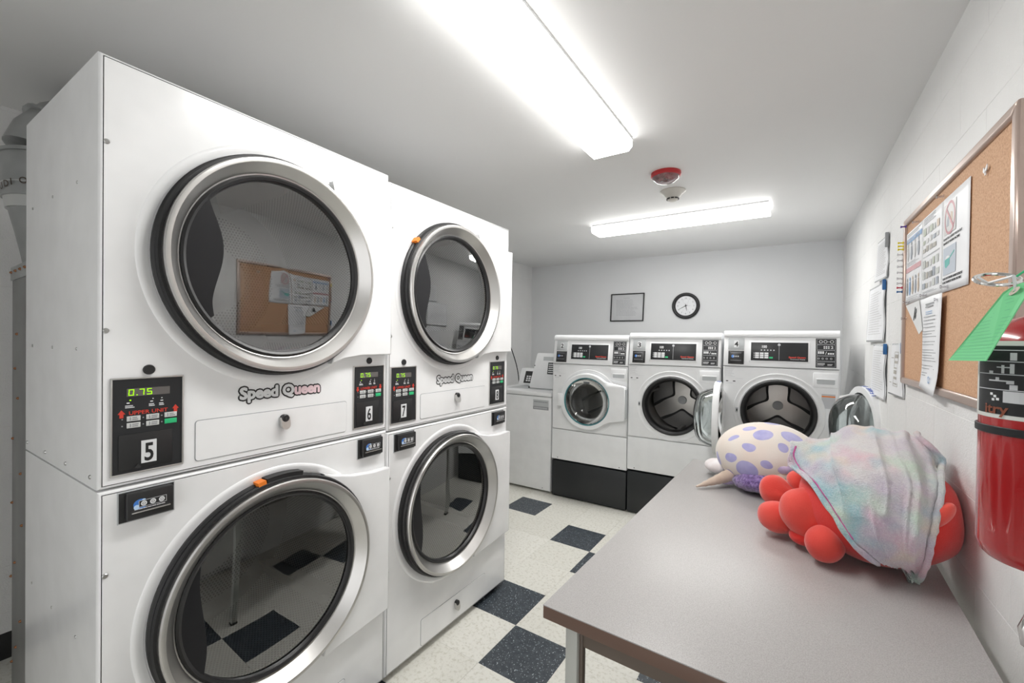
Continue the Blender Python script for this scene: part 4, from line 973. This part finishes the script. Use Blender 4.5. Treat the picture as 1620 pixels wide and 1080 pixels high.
# let it hang thicker than the toy and bunch up
NU, NV = 96, 130; vs = []
for j in range(NV + 1):
    v = j / NV; row = [catmull([G[r_][c] for r_ in range(len(G))], v) for c in range(8)]
    for i in range(NU + 1): vs.append(catmull(row, i / NU))
def idx(i, j): return j * (NU + 1) + i
nv = []
for j in range(NV + 1):
    for i in range(NU + 1):
        a = vs[idx(min(i + 1, NU), j)] - vs[idx(max(i - 1, 0), j)]; b_ = vs[idx(i, min(j + 1, NV))] - vs[idx(i, max(j - 1, 0))]
        n_ = a.cross(b_); n_ = n_.normalized() if n_.length > 1e-9 else Vector((0, -1, 0))
        if n_.dot(Vector((0, -.7, .7))) < 0: n_ = -n_
        u, v = i / NU, j / NV
        p = vs[idx(i, j)]
        wv = noise.noise(Vector((u * 7 + v * 2.2, v * 2.4, 1.3))); fold = (1 - abs(wv) * 2.2)
        ridge = .010 * max(0, fold) ** 3 * (1 if v > .2 else .4)
        strap = .016 * math.exp(-((u - (.80 - .25 * max(0, v - .55))) / .05) ** 2)
        ripple = .004 * noise.noise(p * 30) + .0016 * noise.noise(p * 95)
        hem = .006 if (i < 4 or i > NU - 4 or j > NV - 4) else 0
        puff = .012 * math.sin(PI * min(1, u * 1.0)) * (1 - v)
        dmp = min(1, (1 - v) * 3.2)
        nv.append(p + n_ * (.011 + (ridge + strap + ripple) * dmp + hem + puff))
fs = [(idx(i, j), idx(i + 1, j), idx(i + 1, j + 1), idx(i, j + 1)) for j in range(NV) for i in range(NU)]
q = B(); q.add(nv, fs); bl = q.build('fleece_blanket', M_blanket, None, 0, fix=True)
bl.data.polygons.foreach_set('use_smooth', [True] * len(bl.data.polygons))
md = bl.modifiers.new('thick', 'SOLIDIFY'); md.thickness = .009; md.offset = -1
tag(bl, 'pastel tie-dye fleece blanket draped over the red plush toy', 'blanket')
q = B(); js = list(range(30, NV + 1, 3)); q.tube([nv[idx(1, j)] + Vector((0, 0, .0)) for j in js], [.0075 + .0012 * math.sin(j * 1.7) for j in js], 12); q.tube([nv[idx(i, NV)] for i in range(0, NU + 1, 12)], .009, 12); js = list(range(30, NV + 1, 3)); q.tube([nv[idx(NU - 1, j)] for j in js], [.0075 + .0012 * math.sin(j * 1.3) for j in js], 12); q.build('rolled_hem', M_blanket, bl, 80)
q = B(); q.tube([nv[idx(5, j)] + Vector((0, 0, .002)) for j in range(36, 100, 2)], .0026, 6); o = q.build('magenta_seam', M_magenta, bl)
t2 = B(); t2.tube([(.155, 1.83, 1.055), (.24, 1.86, 1.07), (.31, 1.86, 1.05), (.352, 1.80, 1.0)], [.045, .052, .050, .03], 20)
t2.xf(lambda v: v + Vector((1, 1, 1)) * noise.noise(v * 30) * .006).build('blanket_bunch', M_blanket, bl, 80)

# ================================================================ RIGHT WALL: board, papers, extinguisher
def wl(u, z, off=0.):   # point on the right wall: u = distance in front (+Y); off = out of the wall
    a = R(RWA); return Vector((RW[0] - math.cos(a) * u * 1.0, -math.sin(a) * u, z)) + Vector((-1, -.0129, 0)) * off
t = thing('cork_board', 'framed cork bulletin board on the right wall above the table', 'bulletin board', wl(2.40, 1.265), RWA)
BW, BH = 1.065, .675
B().box(.01, BW - .01, -.012, 0, .01, BH - .01).build('cork_panel', M_cork, t)
fwid = .026
for nm, pl in (('frame_rail', [(0, BH), (BW, BH), (BW - fwid, BH - fwid), (fwid, BH - fwid)]), ('frame_rail', [(0, 0), (fwid, fwid), (BW - fwid, fwid), (BW, 0)]),
               ('frame_stile', [(0, 0), (0, BH), (fwid, BH - fwid), (fwid, fwid)]), ('frame_stile', [(BW, 0), (BW - fwid, fwid), (BW - fwid, BH - fwid), (BW, BH)])):
    o = B().prism(pl, -.022, 0).build(nm, M_alu, t, 30)
    bm = bmesh.new(); bm.from_mesh(o.data); bmesh.ops.bevel(bm, geom=[e for e in bm.edges if all(v.co.y < -.02 for v in e.verts)], offset=.006, segments=3, profile=.5, affect='EDGES'); bm.to_mesh(o.data); bm.free()
ba = (wl(2.40, 0)).copy()
def BX(u): return 2.40 - u
def sheet_thing(name, label, cat, u1, u0, z0, z1, off, poly=None, curl=None, mat=None):
    """paper on the wall from distance u1 (left) to u0 (right)"""
    t = thing(name, label, cat, wl(u1, z0, off), RWA); w_ = u1 - u0; h_ = z1 - z0
    n, m_ = 10, 12; vs = []
    for j in range(m_ + 1):
        for i in range(n + 1):
            x, z = w_ * i / n, h_ * j / m_; vs.append((x, -(curl(x / w_, z / h_) if curl else 0), z))
    fs = [(j * (n + 1) + i, j * (n + 1) + i + 1, (j + 1) * (n + 1) + i + 1, (j + 1) * (n + 1) + i) for j in range(m_) for i in range(n)]
    q = B(); q.add(vs, fs); o = q.build('sheet', mat or M_paper, t, 60); md = o.modifiers.new('thick', 'SOLIDIFY'); md.thickness = .0008; md.offset = 1
    return t, w_, h_, o
M_pic = [simple('picture_tone_%d' % i, c, .5) for i, c in enumerate([(.30, .30, .29), (.42, .40, .36), (.50, .52, .50), (.34, .37, .42), (.55, .45, .36), (.46, .50, .42), (.60, .60, .60)])]
M_hdr_b = simple('blue_header', (.22, .38, .62), .5); M_hdr_r = simple('faded_red_header', (.62, .36, .38), .5)
M_photo1 = simple('pale_photo_gray', (.58, .58, .57), .4); M_photo2 = simple('pale_blue_photo', (.48, .53, .60), .4)
M_noring = simple('faded_red_ring', (.52, .25, .28), .5); M_scoop = simple('teal_scoop_print', (.10, .42, .38), .5)
rng = random.Random(5)
def pics(par, w_, cells, y=-.0022):
    for (x0, x1, z0, z1, k) in cells:
        B().quad(x0, x1, z0, z1, y).build('printed_picture', M_pic[k % 7], par, 0)
ZA, ZB = 1.587, 1.875
c1 = lambda u, v: .004 * (1 - v) * 0
t, w_, h_, sh = sheet_thing('laminated_poster', 'laminated poster of printed figures under blue and red headings, leftmost on the cork board', 'poster', 2.365, 2.115, ZA, ZB, .0145)
B().quad(.015, w_ - .004, h_ * .845, h_ * .905, -.0022).build('blue_heading', M_hdr_b, sh, 0); B().quad(.008, w_ - .01, h_ * .44, h_ * .505, -.0022).build('red_heading', M_hdr_r, sh, 0)
text('PERSONAL CARE ITEMS', .012, M_white_print, sh, .03, -.0028, h_ * .862, width=w_ * .75, name='heading_lettering')
text('LAUNDRY ROOM SAFETY', .012, M_white_print, sh, .03, -.0028, h_ * .46, width=w_ * .75, name='heading_lettering') if False else None
q = B(); lines(q, .02, w_ - .02, h_ * .93, h_ * .98, 2, -.0022, .002, 1); lines(q, .02, w_ - .02, h_ * .52, h_ * .58, 3, -.0022, .002, 2); lines(q, .02, w_ - .02, h_ * .03, h_ * .10, 3, -.0022, .002, 3); q.build('poster_print', M_lgray_print, sh, 0)
for r_, (za, n_) in enumerate(((.60, 4), (.12, 5))):
    for k in range(n_):
        x = .02 + k * (w_ - .03) / n_; col = M_pic[rng.choice([0, 3, 6])] if r_ == 0 else [M_pic[0], M_hdr_b, M_pic[4], M_pic[3], M_pic[4]][k]
        q = B(); ww = (w_ - .03) / n_ * .55; zz = h_ * za
        q.lathe([(.008, -.0022), (.0001, -.0022)], (x + ww / 2, 0, zz + .062), 'y', 10); q.prism([(x, zz + .02), (x + ww * .2, zz + .052), (x + ww * .8, zz + .052), (x + ww, zz + .02), (x + ww * .7, zz), (x + ww * .3, zz)], -.0025, -.0022); q.build('printed_figure', col, sh, 0)
t, w_, h_, sh = sheet_thing('laminated_poster', 'laminated poster with a grid of small product pictures, middle of the cork board', 'poster', 2.112, 1.872, ZA, ZB, .0146)
q = B(); lines(q, .02, w_ - .06, h_ * .90, h_ * .985, 4, -.0022, .002, 4); lines(q, .02, w_ - .02, h_ * .50, h_ * .515, 1, -.0022, .003, 5, 0); lines(q, .02, w_ - .02, h_ * .06, h_ * .09, 2, -.0022, .0016, 6); q.build('poster_print', M_lgray_print, sh, 0)
cells = []
for r_, z in enumerate((.77, .665, .565, .37, .235, .12)):
    for k in range(5):
        if r_ == 2 and k == 4: continue
        hgt = (.085, .06, .06, .085, .09, .075)[r_] * rng.uniform(.7, 1.05); x = .016 + k * (w_ - .03) / 5; cells.append((x, x + (w_ - .03) / 5 * rng.uniform(.55, .85), h_ * z, h_ * (z + hgt * 1.1), rng.randrange(7)))
pics(sh, w_, cells)
t, w_, h_, sh = sheet_thing('laminated_poster', 'laminated warning poster with a prohibition circle above a green scoop photo', 'poster', 1.868, 1.628, ZA, ZB, .0147)
ph = B().quad(.020, .130, h_ * .60, h_ * .92, -.0020).build('upper_photo', M_photo1, sh, 0)
q = B().lathe([(.050, -.0024), (.042, -.0026)], (.075, 0, h_ * .76), 'y', 40); q.prism([(.038, h_ * .76 + .030), (.044, h_ * .76 + .036), (.112, h_ * .76 - .030), (.106, h_ * .76 - .036)], -.0028, -.0024); q.build('prohibition_ring', M_noring, ph, 0)
q = B().prism([(.048, h_ * .68), (.066, h_ * .68), (.066, h_ * .76), (.058, h_ * .79), (.048, h_ * .75)], -.0023, -.0021); q.build('printed_bottle', M_pic[3], ph, 0)
B().prism([(.078, h_ * .70), (.10, h_ * .72), (.098, h_ * .80), (.082, h_ * .82)], -.0023, -.0021).build('printed_box', M_pic[4], ph, 0)
text('DO NOT PUT LAUNDRY PODS IN TRAY', .010, M_rubber, sh, .018, -.0022, h_ * .545, width=w_ * .70, name='poster_lettering')
text('DRAWERS BY WASHING MACHINES', .010, M_rubber, sh, .018, -.0022, h_ * .500, width=w_ * .62, name='poster_lettering')
ph = B().quad(.018, .135, h_ * .175, h_ * .465, -.0020).build('scoop_photo', M_photo2, sh, 0)
q = B().prism([(.036, h_ * .27), (.046, h_ * .245), (.080, h_ * .275), (.082, h_ * .345), (.034, h_ * .335)], -.0024, -.0021); q.prism([(.08, h_ * .33), (.084, h_ * .355), (.122, h_ * .40), (.124, h_ * .385)], -.0024, -.0021); q.build('printed_scoop', M_scoop, ph, 0)
B().prism([(.036, h_ * .338), (.052, h_ * .372), (.072, h_ * .368), (.081, h_ * .347)], -.0024, -.0021).build('printed_powder', M_white_print, ph, 0)
text('DO NOT PUT POWDERED LAUNDRY DETERGENT', .010, M_rubber, sh, .018, -.0022, h_ * .125, width=w_ * .74, name='poster_lettering')
text('IN TRAY DRAWERS BY WASHING MACHINES', .010, M_rubber, sh, .018, -.0022, h_ * .085, width=w_ * .70, name='poster_lettering')

# long printed notice hanging below the posters, with its top left corner folded over
t = thing('paper_notice', 'long white printed notice hanging below the posters with a curled corner', 'notice', wl(2.30, 1.262, .0235), RWA)
z0 = 1.262; b = B(); X = lambda u: 2.30 - u
def curlp(x, z): return -.0008 - .010 * max(0, (.10 - z) / .10) ** 2 - .002 * math.sin(x * 20)
n, m_ = 8, 16; vs = []
for j in range(m_ + 1):
    v = j / m_; z = .018 * (1 - v) + v * .322
    xl = .255 + (.205 - .255) * max(0, (v - .62) / .38); xr = .455 + .025 * v
    for i in range(n + 1): x = xl + (xr - xl) * i / n; zz = z - (.018 * (i / n) * (1 - v)); vs.append((x, curlp(x, zz), zz))
fs = [(j * (n + 1) + i, j * (n + 1) + i + 1, (j + 1) * (n + 1) + i + 1, (j + 1) * (n + 1) + i) for j in range(m_) for i in range(n)]
b.add(vs, fs); sh = b.build('sheet', M_paper, t, 60); md = sh.modifiers.new('thick', 'SOLIDIFY'); md.thickness = .0006; md.offset = 1
fo = B().prism([(.0, .318), (.21, .322), (.262, .215), (.215, .20)], -.0016, -.0008).build('curled_corner', M_gray_pl, t, 0)
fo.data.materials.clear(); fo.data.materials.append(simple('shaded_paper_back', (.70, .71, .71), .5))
q = B(); 
for a, c, r_ in ((.15, .275, .018), (.165, .268, .015), (.14, .262, .013), (.172, .285, .013), (.155, .292, .012)):
    q.prism([(a + r_ * .9 * math.cos(k * .9) * (.6 + .4 * ((k * 7) % 3) / 2), c + r_ * math.sin(k * .9) * (.6 + .4 * ((k * 5) % 3) / 2)) for k in range(7)], -.0022, -.0017)
q.build('black_drawing', M_rubber, fo, 0)
yy = -.0045
text('Laundry Room', .022, M_gray_print, sh, .30, yy, .285, width=.10, name='notice_title') if False else None
q = B(); lines(q, .31, .42, .285, .302, 2, yy, .005, 3, .3); lines(q, .29, .44, .215, .262, 4, yy, .0022, 4)
for i, (za, zb) in enumerate(((.185, .212), (.158, .178), (.105, .150), (.078, .098), (.055, .072))): lines(q, .275, .44, za, zb, max(2, int((zb - za) / .008)), yy + .001, .002, 7 + i)
q.build('notice_print', M_gray_print, sh, 0)
q = B(); lines(q, .315, .40, .262, .276, 2, yy, .002, 9, .2); q.lathe([(.012, yy - .005), (.008, yy - .005)], (.39, 0, .048), 'y', 12); q.build('blue_print', M_hdr_b, sh, 0)

# pins
def pin(u, z, mat, label, grp=None, clear=False, off=.016, tilt=0):
    t = thing('push_pin', label, 'push pin', wl(u, z, off), RWA, grp)
    B().lathe([(.0055, 0), (.0055, -.002), (.0026, -.004), (.0028, -.013), (.0048, -.016), (.0044, -.018), (.0001, -.018)], (0, 0, 0), 'y', 14).build('pin_head', mat, t)
    B().tube([(0, .006, 0), (0, -.001, 0)], .0007, 6).build('pin_needle', M_chrome, t)
M_yel = simple('yellow_pin', (.8, .68, .02), .35); M_pur = simple('purple_pin', (.12, .06, .38), .35); M_redp = simple('red_pin', (.55, .02, .06), .35); M_bluep = simple('blue_pin', (.02, .12, .32), .35)
for k, z in enumerate((1.848, 1.834, 1.821)): pin(2.385, z, M_yel, 'yellow push pin on the left frame of the cork board, ' + ('topmost', 'middle', 'lowest')[k] + ' of three', 'yellow push pins', off=.022)
pin(2.34, 1.905, M_pur, 'purple push pin at the top left corner of the cork board', off=.022)
pin(2.388, 1.662, M_redp, 'red push pin on the left frame of the cork board', off=.022); pin(2.388, 1.645, M_bluep, 'blue push pin just under the red one on the board frame', off=.022)
for u, z, lab in ((2.17, 1.883, 'over the gap between left and middle posters'), (1.86, 1.888, 'at the top edge of the warning poster'), (1.80, 1.600, 'at the bottom of the warning poster'), (2.04, 1.597, 'at the bottom of the middle poster'),
                  (2.30, 1.594, 'at the bottom of the leftmost poster'), (1.86, 1.567, 'holding the long notice'), (2.33, 1.53, 'on bare cork left of the long notice')):
    pin(u, z, M_clearpl, 'clear push pin ' + lab, 'clear push pins')
for k, z in enumerate((1.80, 1.775, 1.75, 1.725, 1.70, 1.68)): pin(2.389, z, M_clearpl, 'clear push pin on the left board frame between yellow and red pins, ' + ('first', 'second', 'third', 'fourth', 'fifth', 'lowest')[k] + ' from top', 'clear pins down the left frame', off=.022)
t = thing('butterfly_pin', 'small clear butterfly shaped pin on bare cork, upper right of the board', 'push pin', wl(1.52, 1.853, .014), RWA)
q = B(); q.prism([(0, 0), (.012, .012), (.014, .002), (.006, -.004)], -.004, -.002); q.prism([(0, 0), (-.010, .010), (-.013, 0), (-.006, -.006)], -.004, -.002); q.prism([(0, -.001), (.005, -.012), (-.002, -.012)], -.004, -.002); q.build('wings', M_white_print, t); B().tube([(0, 0, 0), (0, -.004, 0)], .001, 6).build('pin_needle', M_chrome, t)

# paper bundles hanging on the wall left of the board
def bundle(u1, u0, z0, z1, lean, label, clip, seed, diagram=False):
    cu = lambda x, v: .003 + .012 * (1 - x) * (1.15 - v) + .003 * math.sin(v * 9 + seed) * x + .002 * math.sin(x * 5 + seed)
    t, w_, h_, sh = sheet_thing('hanging_papers', label, 'papers', u1, u0, z0, z1, .002, curl=cu, mat=M_sleeve)
    t2 = B(); vs = []; n, m_ = 8, 10
    for j in range(m_ + 1):
        for i in range(n + 1):
            x, v = i / n * .92 + .03, j / m_ * .94 + .03; vs.append((w_ * x, -(cu(x, v) + .0022), h_ * v))
    t2.add(vs, [(j * (n + 1) + i, j * (n + 1) + i + 1, (j + 1) * (n + 1) + i + 1, (j + 1) * (n + 1) + i) for j in range(m_) for i in range(n)])
    pg = t2.build('page', M_paper, t, 60)
    q = B()
    if not diagram: lines(q, w_ * .12, w_ * .85, h_ * .12, h_ * .9, 18, 0, .003, seed)
    else:
        for a in ((.36, .64, .2, .82),): 
            for k in range(6): q.quad(w_ * .38, w_ * .62, h_ * (.22 + k * .1), h_ * (.22 + k * .1 + .07 * (k % 3 + 1) / 3), 0)
            for a2 in ((.34, .35, .18, .84), (.65, .66, .18, .84), (.34, .66, .83, .84), (.34, .66, .18, .19)): q.quad(w_ * a2[0], w_ * a2[1], h_ * a2[2], h_ * a2[3], 0)
        lines(q, w_ * .1, w_ * .28, h_ * .7, h_ * .74, 1, 0, .003, 1); lines(q, w_ * .1, w_ * .28, h_ * .22, h_ * .26, 1, 0, .003, 2)
    q.xf(lambda v: Vector((v.x, v.y - (cu(v.x / w_, v.z / h_) + .0036), v.z))).build('page_print', M_pic[6] if not diagram else M_pic[1], pg, 0)
    B().box(w_ - .012, w_ + .002, -.016, -.001, h_ - clip, h_ + .004, .003).build('clip', M_gray_print if seed == 1 else M_bluep, t)
bundle(3.10, 2.83, 1.765, 1.985, 1, 'clipped papers on the right wall, highest of the group left of the board', .07, 1)
bundle(3.36, 2.88, 1.440, 1.755, 1, 'stack of printed sheets in clear sleeve on the right wall, middle row', .05, 2)
bundle(3.20, 2.82, 1.140, 1.425, 1, 'slanting printed sheets on the right wall, lowest and furthest from the board', .05, 3)
bundle(2.68, 2.42, 1.195, 1.430, 1, 'sleeved sheet with a tall diagram, nearest to the lower left of the cork board', .045, 4, True)

# ---- fire extinguisher (cylinder stands off the wall on a bracket)
ex, ey, er = .307, .952, .0705; z0, z1 = 1.104, 1.425
t = thing('fire_extinguisher', 'red fire extinguisher with printed label strapped to the right wall', 'fire extinguisher', (ex, ey, z0))
prof = [(.0001, .006), (.05, .004), (.060, 0), (.066, .006), (er, .022), (er, z1 - z0 - .012), (.068, z1 - z0 + .004), (.058, z1 - z0 + .022), (.040, z1 - z0 + .036), (.024, z1 - z0 + .042), (.020, z1 - z0 + .048)]
B().lathe(prof, (0, 0, 0), 'z', 64).build('cylinder', M_ext, t, 50)
q = B().lathe([(.024, z1 - z0 + .040), (.024, z1 - z0 + .060), (.018, z1 - z0 + .064), (.018, z1 - z0 + .085), (.0001, z1 - z0 + .085)], (0, 0, 0), 'z', 24); vv = q.build('valve', M_chrome, t)
q = B().box(-.012, .012, -.10, .03, z1 - z0 + .098, z1 - z0 + .106, .003); q.xf(lambda v: Vector((v.x, v.y, v.z + max(0, -v.y - .02) * .25))); q.build('squeeze_lever', M_rubber, t)
q = B().box(-.010, .010, -.095, .02, z1 - z0 + .066, z1 - z0 + .074, .003); q.build('carry_handle', M_rubber, t)
B().lathe([(.014, 0), (.014, .018), (.0001, .018)], (-.018, 0, z1 - z0 + .062), 'x', 20).build('gauge', M_label, t)
st = B().lathe([(er + .001, .188), (er + .003, .189), (er + .003, .199), (er + .001, .200)], (0, 0, 0), 'z', 64).build('strap', M_strap, t, 50)
B().box(-.02, .03, -.012, .012, 0, 0.25, .002).xf(lambda v: Vector((v.x + er + .008 * 0, v.y, v.z + .03))).build('wall_bracket', M_strap, t)
LZ0, LZ1 = .212, .300
def onc(a, z, r_=er + .0006): return (r_ * math.cos(R(a)), r_ * math.sin(R(a)), z)
def patch(a0, a1, za, zb, r_, name, mat, par, n=None):
    n = n or max(1, int(abs(a1 - a0) / 4)); q = B(); q.add([onc(a0 + (a1 - a0) * i / n, z, r_) for z in (za, zb) for i in range(n + 1)], [(i, i + 1, n + 2 + i, n + 1 + i) for i in range(n)])
    return q.build(name, mat, par, 60) if name else q
lab = patch(150, 420, LZ0, .325, er + .0006, 'label', M_label, t)
# the label's dark pictogram strip is on the left as seen (about 190-235 degrees), text to the right
pn = patch(180, 236, LZ0 + .006, .318, er + .0009, 'label_pictogram_panel', M_gloss, lab)
q = B()
def put(q, a0, a1, za, zb, r_=er + .0012):
    n = max(1, int(abs(a1 - a0) / 4)); q.add([onc(a0 + (a1 - a0) * i / n, z, r_) for z in (za, zb) for i in range(n + 1)], [(i, i + 1, n + 2 + i, n + 1 + i) for i in range(n)])
for z in (.2535, .276, .2945, .311): put(q, 182, 235, z, z + .0012)
for a0, a1, za, zb in ((222, 228, .297, .308), (214, 217, .278, .290), (222, 226, .278, .292), (209, 222, .286, .2875), (200, 205, .277, .281), (222, 229, .255, .262), (219, 226, .263, .268), (200, 222, .266, .268), (208, 212, .268, .272)): put(q, a0, a1, za, zb)
put(q, 216, 235, .236, .2525, er + .0010)
q.build('pictograms', M_lgray_print, pn, 0)
q = B(); put(q, 201, 213, .237, .252); q.build('pictogram_square', M_black, pn, 0)
q = B()
for a, z in ((204, .247), (208, .244), (211, .240), (206, .239)):
    put(q, a - 1.6, a + 1.6, z - .0018, z + .0018, er + .0016)
q.build('pictogram_hose', M_white_print, pn, 0)
def ctext(body, size, mat, par, a0, z, wdeg, name):
    me = textmesh(body, size, R(wdeg) * er, .0005, .0002)
    for v in me.vertices: a = R(a0) + v.co.x / er; r_ = er + .0018; v.co = Vector((r_ * math.cos(a), r_ * math.sin(a), z + v.co.y))
    me.materials.append(mat); o = bpy.data.objects.new(name, me); COL.objects.link(o); o.parent = par
ctext('itry', .020, simple('dim_orange_print', (.42, .15, .09), .5), pn, 196, .219, 26, 'label_lettering')
q = B(); rr = random.Random(4)
for z in [.3105, .307, .3035, .3, .2965, .288, .285, .282, .2725, .2695, .2665, .2635, .259, .256, .2485, .2455, .239, .236, .231, .228, .225]:
    e = 252 + rr.uniform(0, 10) if z < .275 else 275
    a = 240
    while a < e: wd = rr.uniform(1.5, 4); put(q, a, min(a + wd * .85, e), z, z + .0014); a += wd
q.build('label_print', M_gray_print, lab, 0)
ctext('No. PK-83504', .007, M_gray_print, lab, 240, .2905, 32, 'serial_lettering')
q = B()
for k in range(12): put(q, 262, 290, .219 + k * .0042, .219 + k * .0042 + (.0026 if k % 3 else .0014))
q.build('barcode', M_rubber, lab, 0)
q = B(); 
for k in range(20):
    a = 2 * PI * k / 20; a2 = 2 * PI * (k + 1) / 20; f_ = lambda r_, a_: onc(248 + math.cos(a_) * r_ * 14 , .315 + math.sin(a_) * r_ * .0055, er + .0012)
    q.add([f_(1, a), f_(1, a2), f_(.7, a2), f_(.7, a)], [(0, 1, 2, 3)])
    f2 = lambda r_, a_: onc(247 + math.cos(a_) * r_ * 5, .219 + math.sin(a_) * r_ * .003, er + .0012)
q.add([onc(242, .219, er + .0012), onc(247, .2225, er + .0012), onc(252, .219, er + .0012), onc(247, .2155, er + .0012), onc(243.5, .219, er + .0012), onc(247, .2213, er + .0012), onc(250.5, .219, er + .0012), onc(247, .2167, er + .0012)], [(0, 1, 5, 4), (1, 2, 6, 5), (2, 3, 7, 6), (3, 0, 4, 7)])
q.build('label_symbols', M_gray_print, lab, 0)
# pull-pin ring and safety seal
rg = B(); n = 36; rc = Vector((-.070, -.055, z1 - z0 + .092))
rg.tube([rc + Vector((.022 * math.cos(2 * PI * k / n), .026 * math.sin(2 * PI * k / n), .011 * math.sin(2 * PI * k / n))) for k in range(n + 1)], .0026, 8, False).build('pull_ring', M_chrome, t)
B().tube([rc + Vector((.012, -.024, 0)), rc + Vector((.03, -.03, .018)), rc + Vector((.05, -.01, .03)), rc + Vector((.05, .03, .01))], .0014, 6).build('green_seal_wire', M_green_key, t)

# green inspection tag tied to the ring
t = thing('inspection_tag', 'bright green inspection tag hanging from the extinguisher ring', 'tag', (.225, .80, 1.50))
T = [Vector(p) for p in [(0.212, 1.0029, 1.3965), (0.222, 0.8724, 1.4), (0.232, 0.7572, 1.501), (0.226, 0.7953, 1.4976), (0.222, 0.8158, 1.4912)]]
q = B(); n_ = (T[1] - T[0]).cross(T[3] - T[0]).normalized() * .0006
pl = [T[0], T[1], T[2], T[3], T[4]]
k = len(pl); q.add([p - n_ for p in pl] + [p + n_ for p in pl], [tuple(range(k)), tuple(range(2 * k - 1, k - 1, -1))] + [(i, (i + 1) % k, k + (i + 1) % k, k + i) for i in range(k)])
q.xf(lambda v: v - Vector((.225, .80, 1.50))); cd = q.build('card', M_tag, t, 0)
o_ = Vector((.225, .80, 1.50)); bl_, br_, tr_, tl_ = T[0], T[1], T[2], (T[3] + T[4]) / 2
nn = n_.normalized(); nn = nn if nn.dot(Vector((0, 0, 1.42)) - T[0]) > 0 else -nn
def tp_(u, v): return bl_ * (1 - u) * (1 - v) + br_ * u * (1 - v) + tr_ * u * v + tl_ * (1 - u) * v
M_tagink = simple('faded_tag_print', (.10, .42, .24), .6)
q = B(); rr = random.Random(8)
for i in range(19):
    v = .04 + i * .05; th = .004
    if v > .62: a, e = .25, rr.uniform(.55, .8)
    else: a, e = .03, .97
    q.add([tp_(a, v) - o_ + nn * .0012, tp_(e, v) - o_ + nn * .0012, tp_(e, v + th) - o_ + nn * .0012, tp_(a, v + th) - o_ + nn * .0012], [(0, 1, 2, 3)])
q.build('tag_print', M_tagink, cd, 0)
q = B(); c_ = tp_(.45, .93) - o_
for k in range(16):
    a, a2 = 2 * PI * k / 16, 2 * PI * (k + 1) / 16; ux, uz = (br_ - bl_).normalized(), (tl_ - bl_).normalized()
    q.add([c_ + nn * .0016 + ux * r_ * math.cos(x) + uz * r_ * math.sin(x) for r_, x in ((.010, a), (.010, a2), (.003, a2), (.003, a))], [(0, 1, 2, 3)])
q.build('eyelet_patch', M_horn, cd, 0)
rw = Vector((ex, ey, z0)) + rc - o_
q = B(); q.tube([c_, c_ + Vector((-.004, -.006, .018)), rw + Vector((-.012, -.012, -.006)), rw + Vector((-.02, -.004, .004))], .0018, 6); q.build('tie', M_white_print, t)

# chrome lever just inside the frame edge, low on the right wall
t = thing('wall_hook', 'chrome hook on the right wall beneath the extinguisher, at the picture edge', 'hook', wl(1.232, .880, 0), RWA)
B().lathe([(.016, 0), (.016, -.004), (.0001, -.005)], (0, 0, 0), 'y', 20).build('hook_plate', M_chrome, t)
B().tube([(0, 0, .02), (0, -.022, .022), (0, -.028, .0), (0, -.024, -.03), (0, -.008, -.04)], .007, 10).build('hook_arm', M_chrome, t)
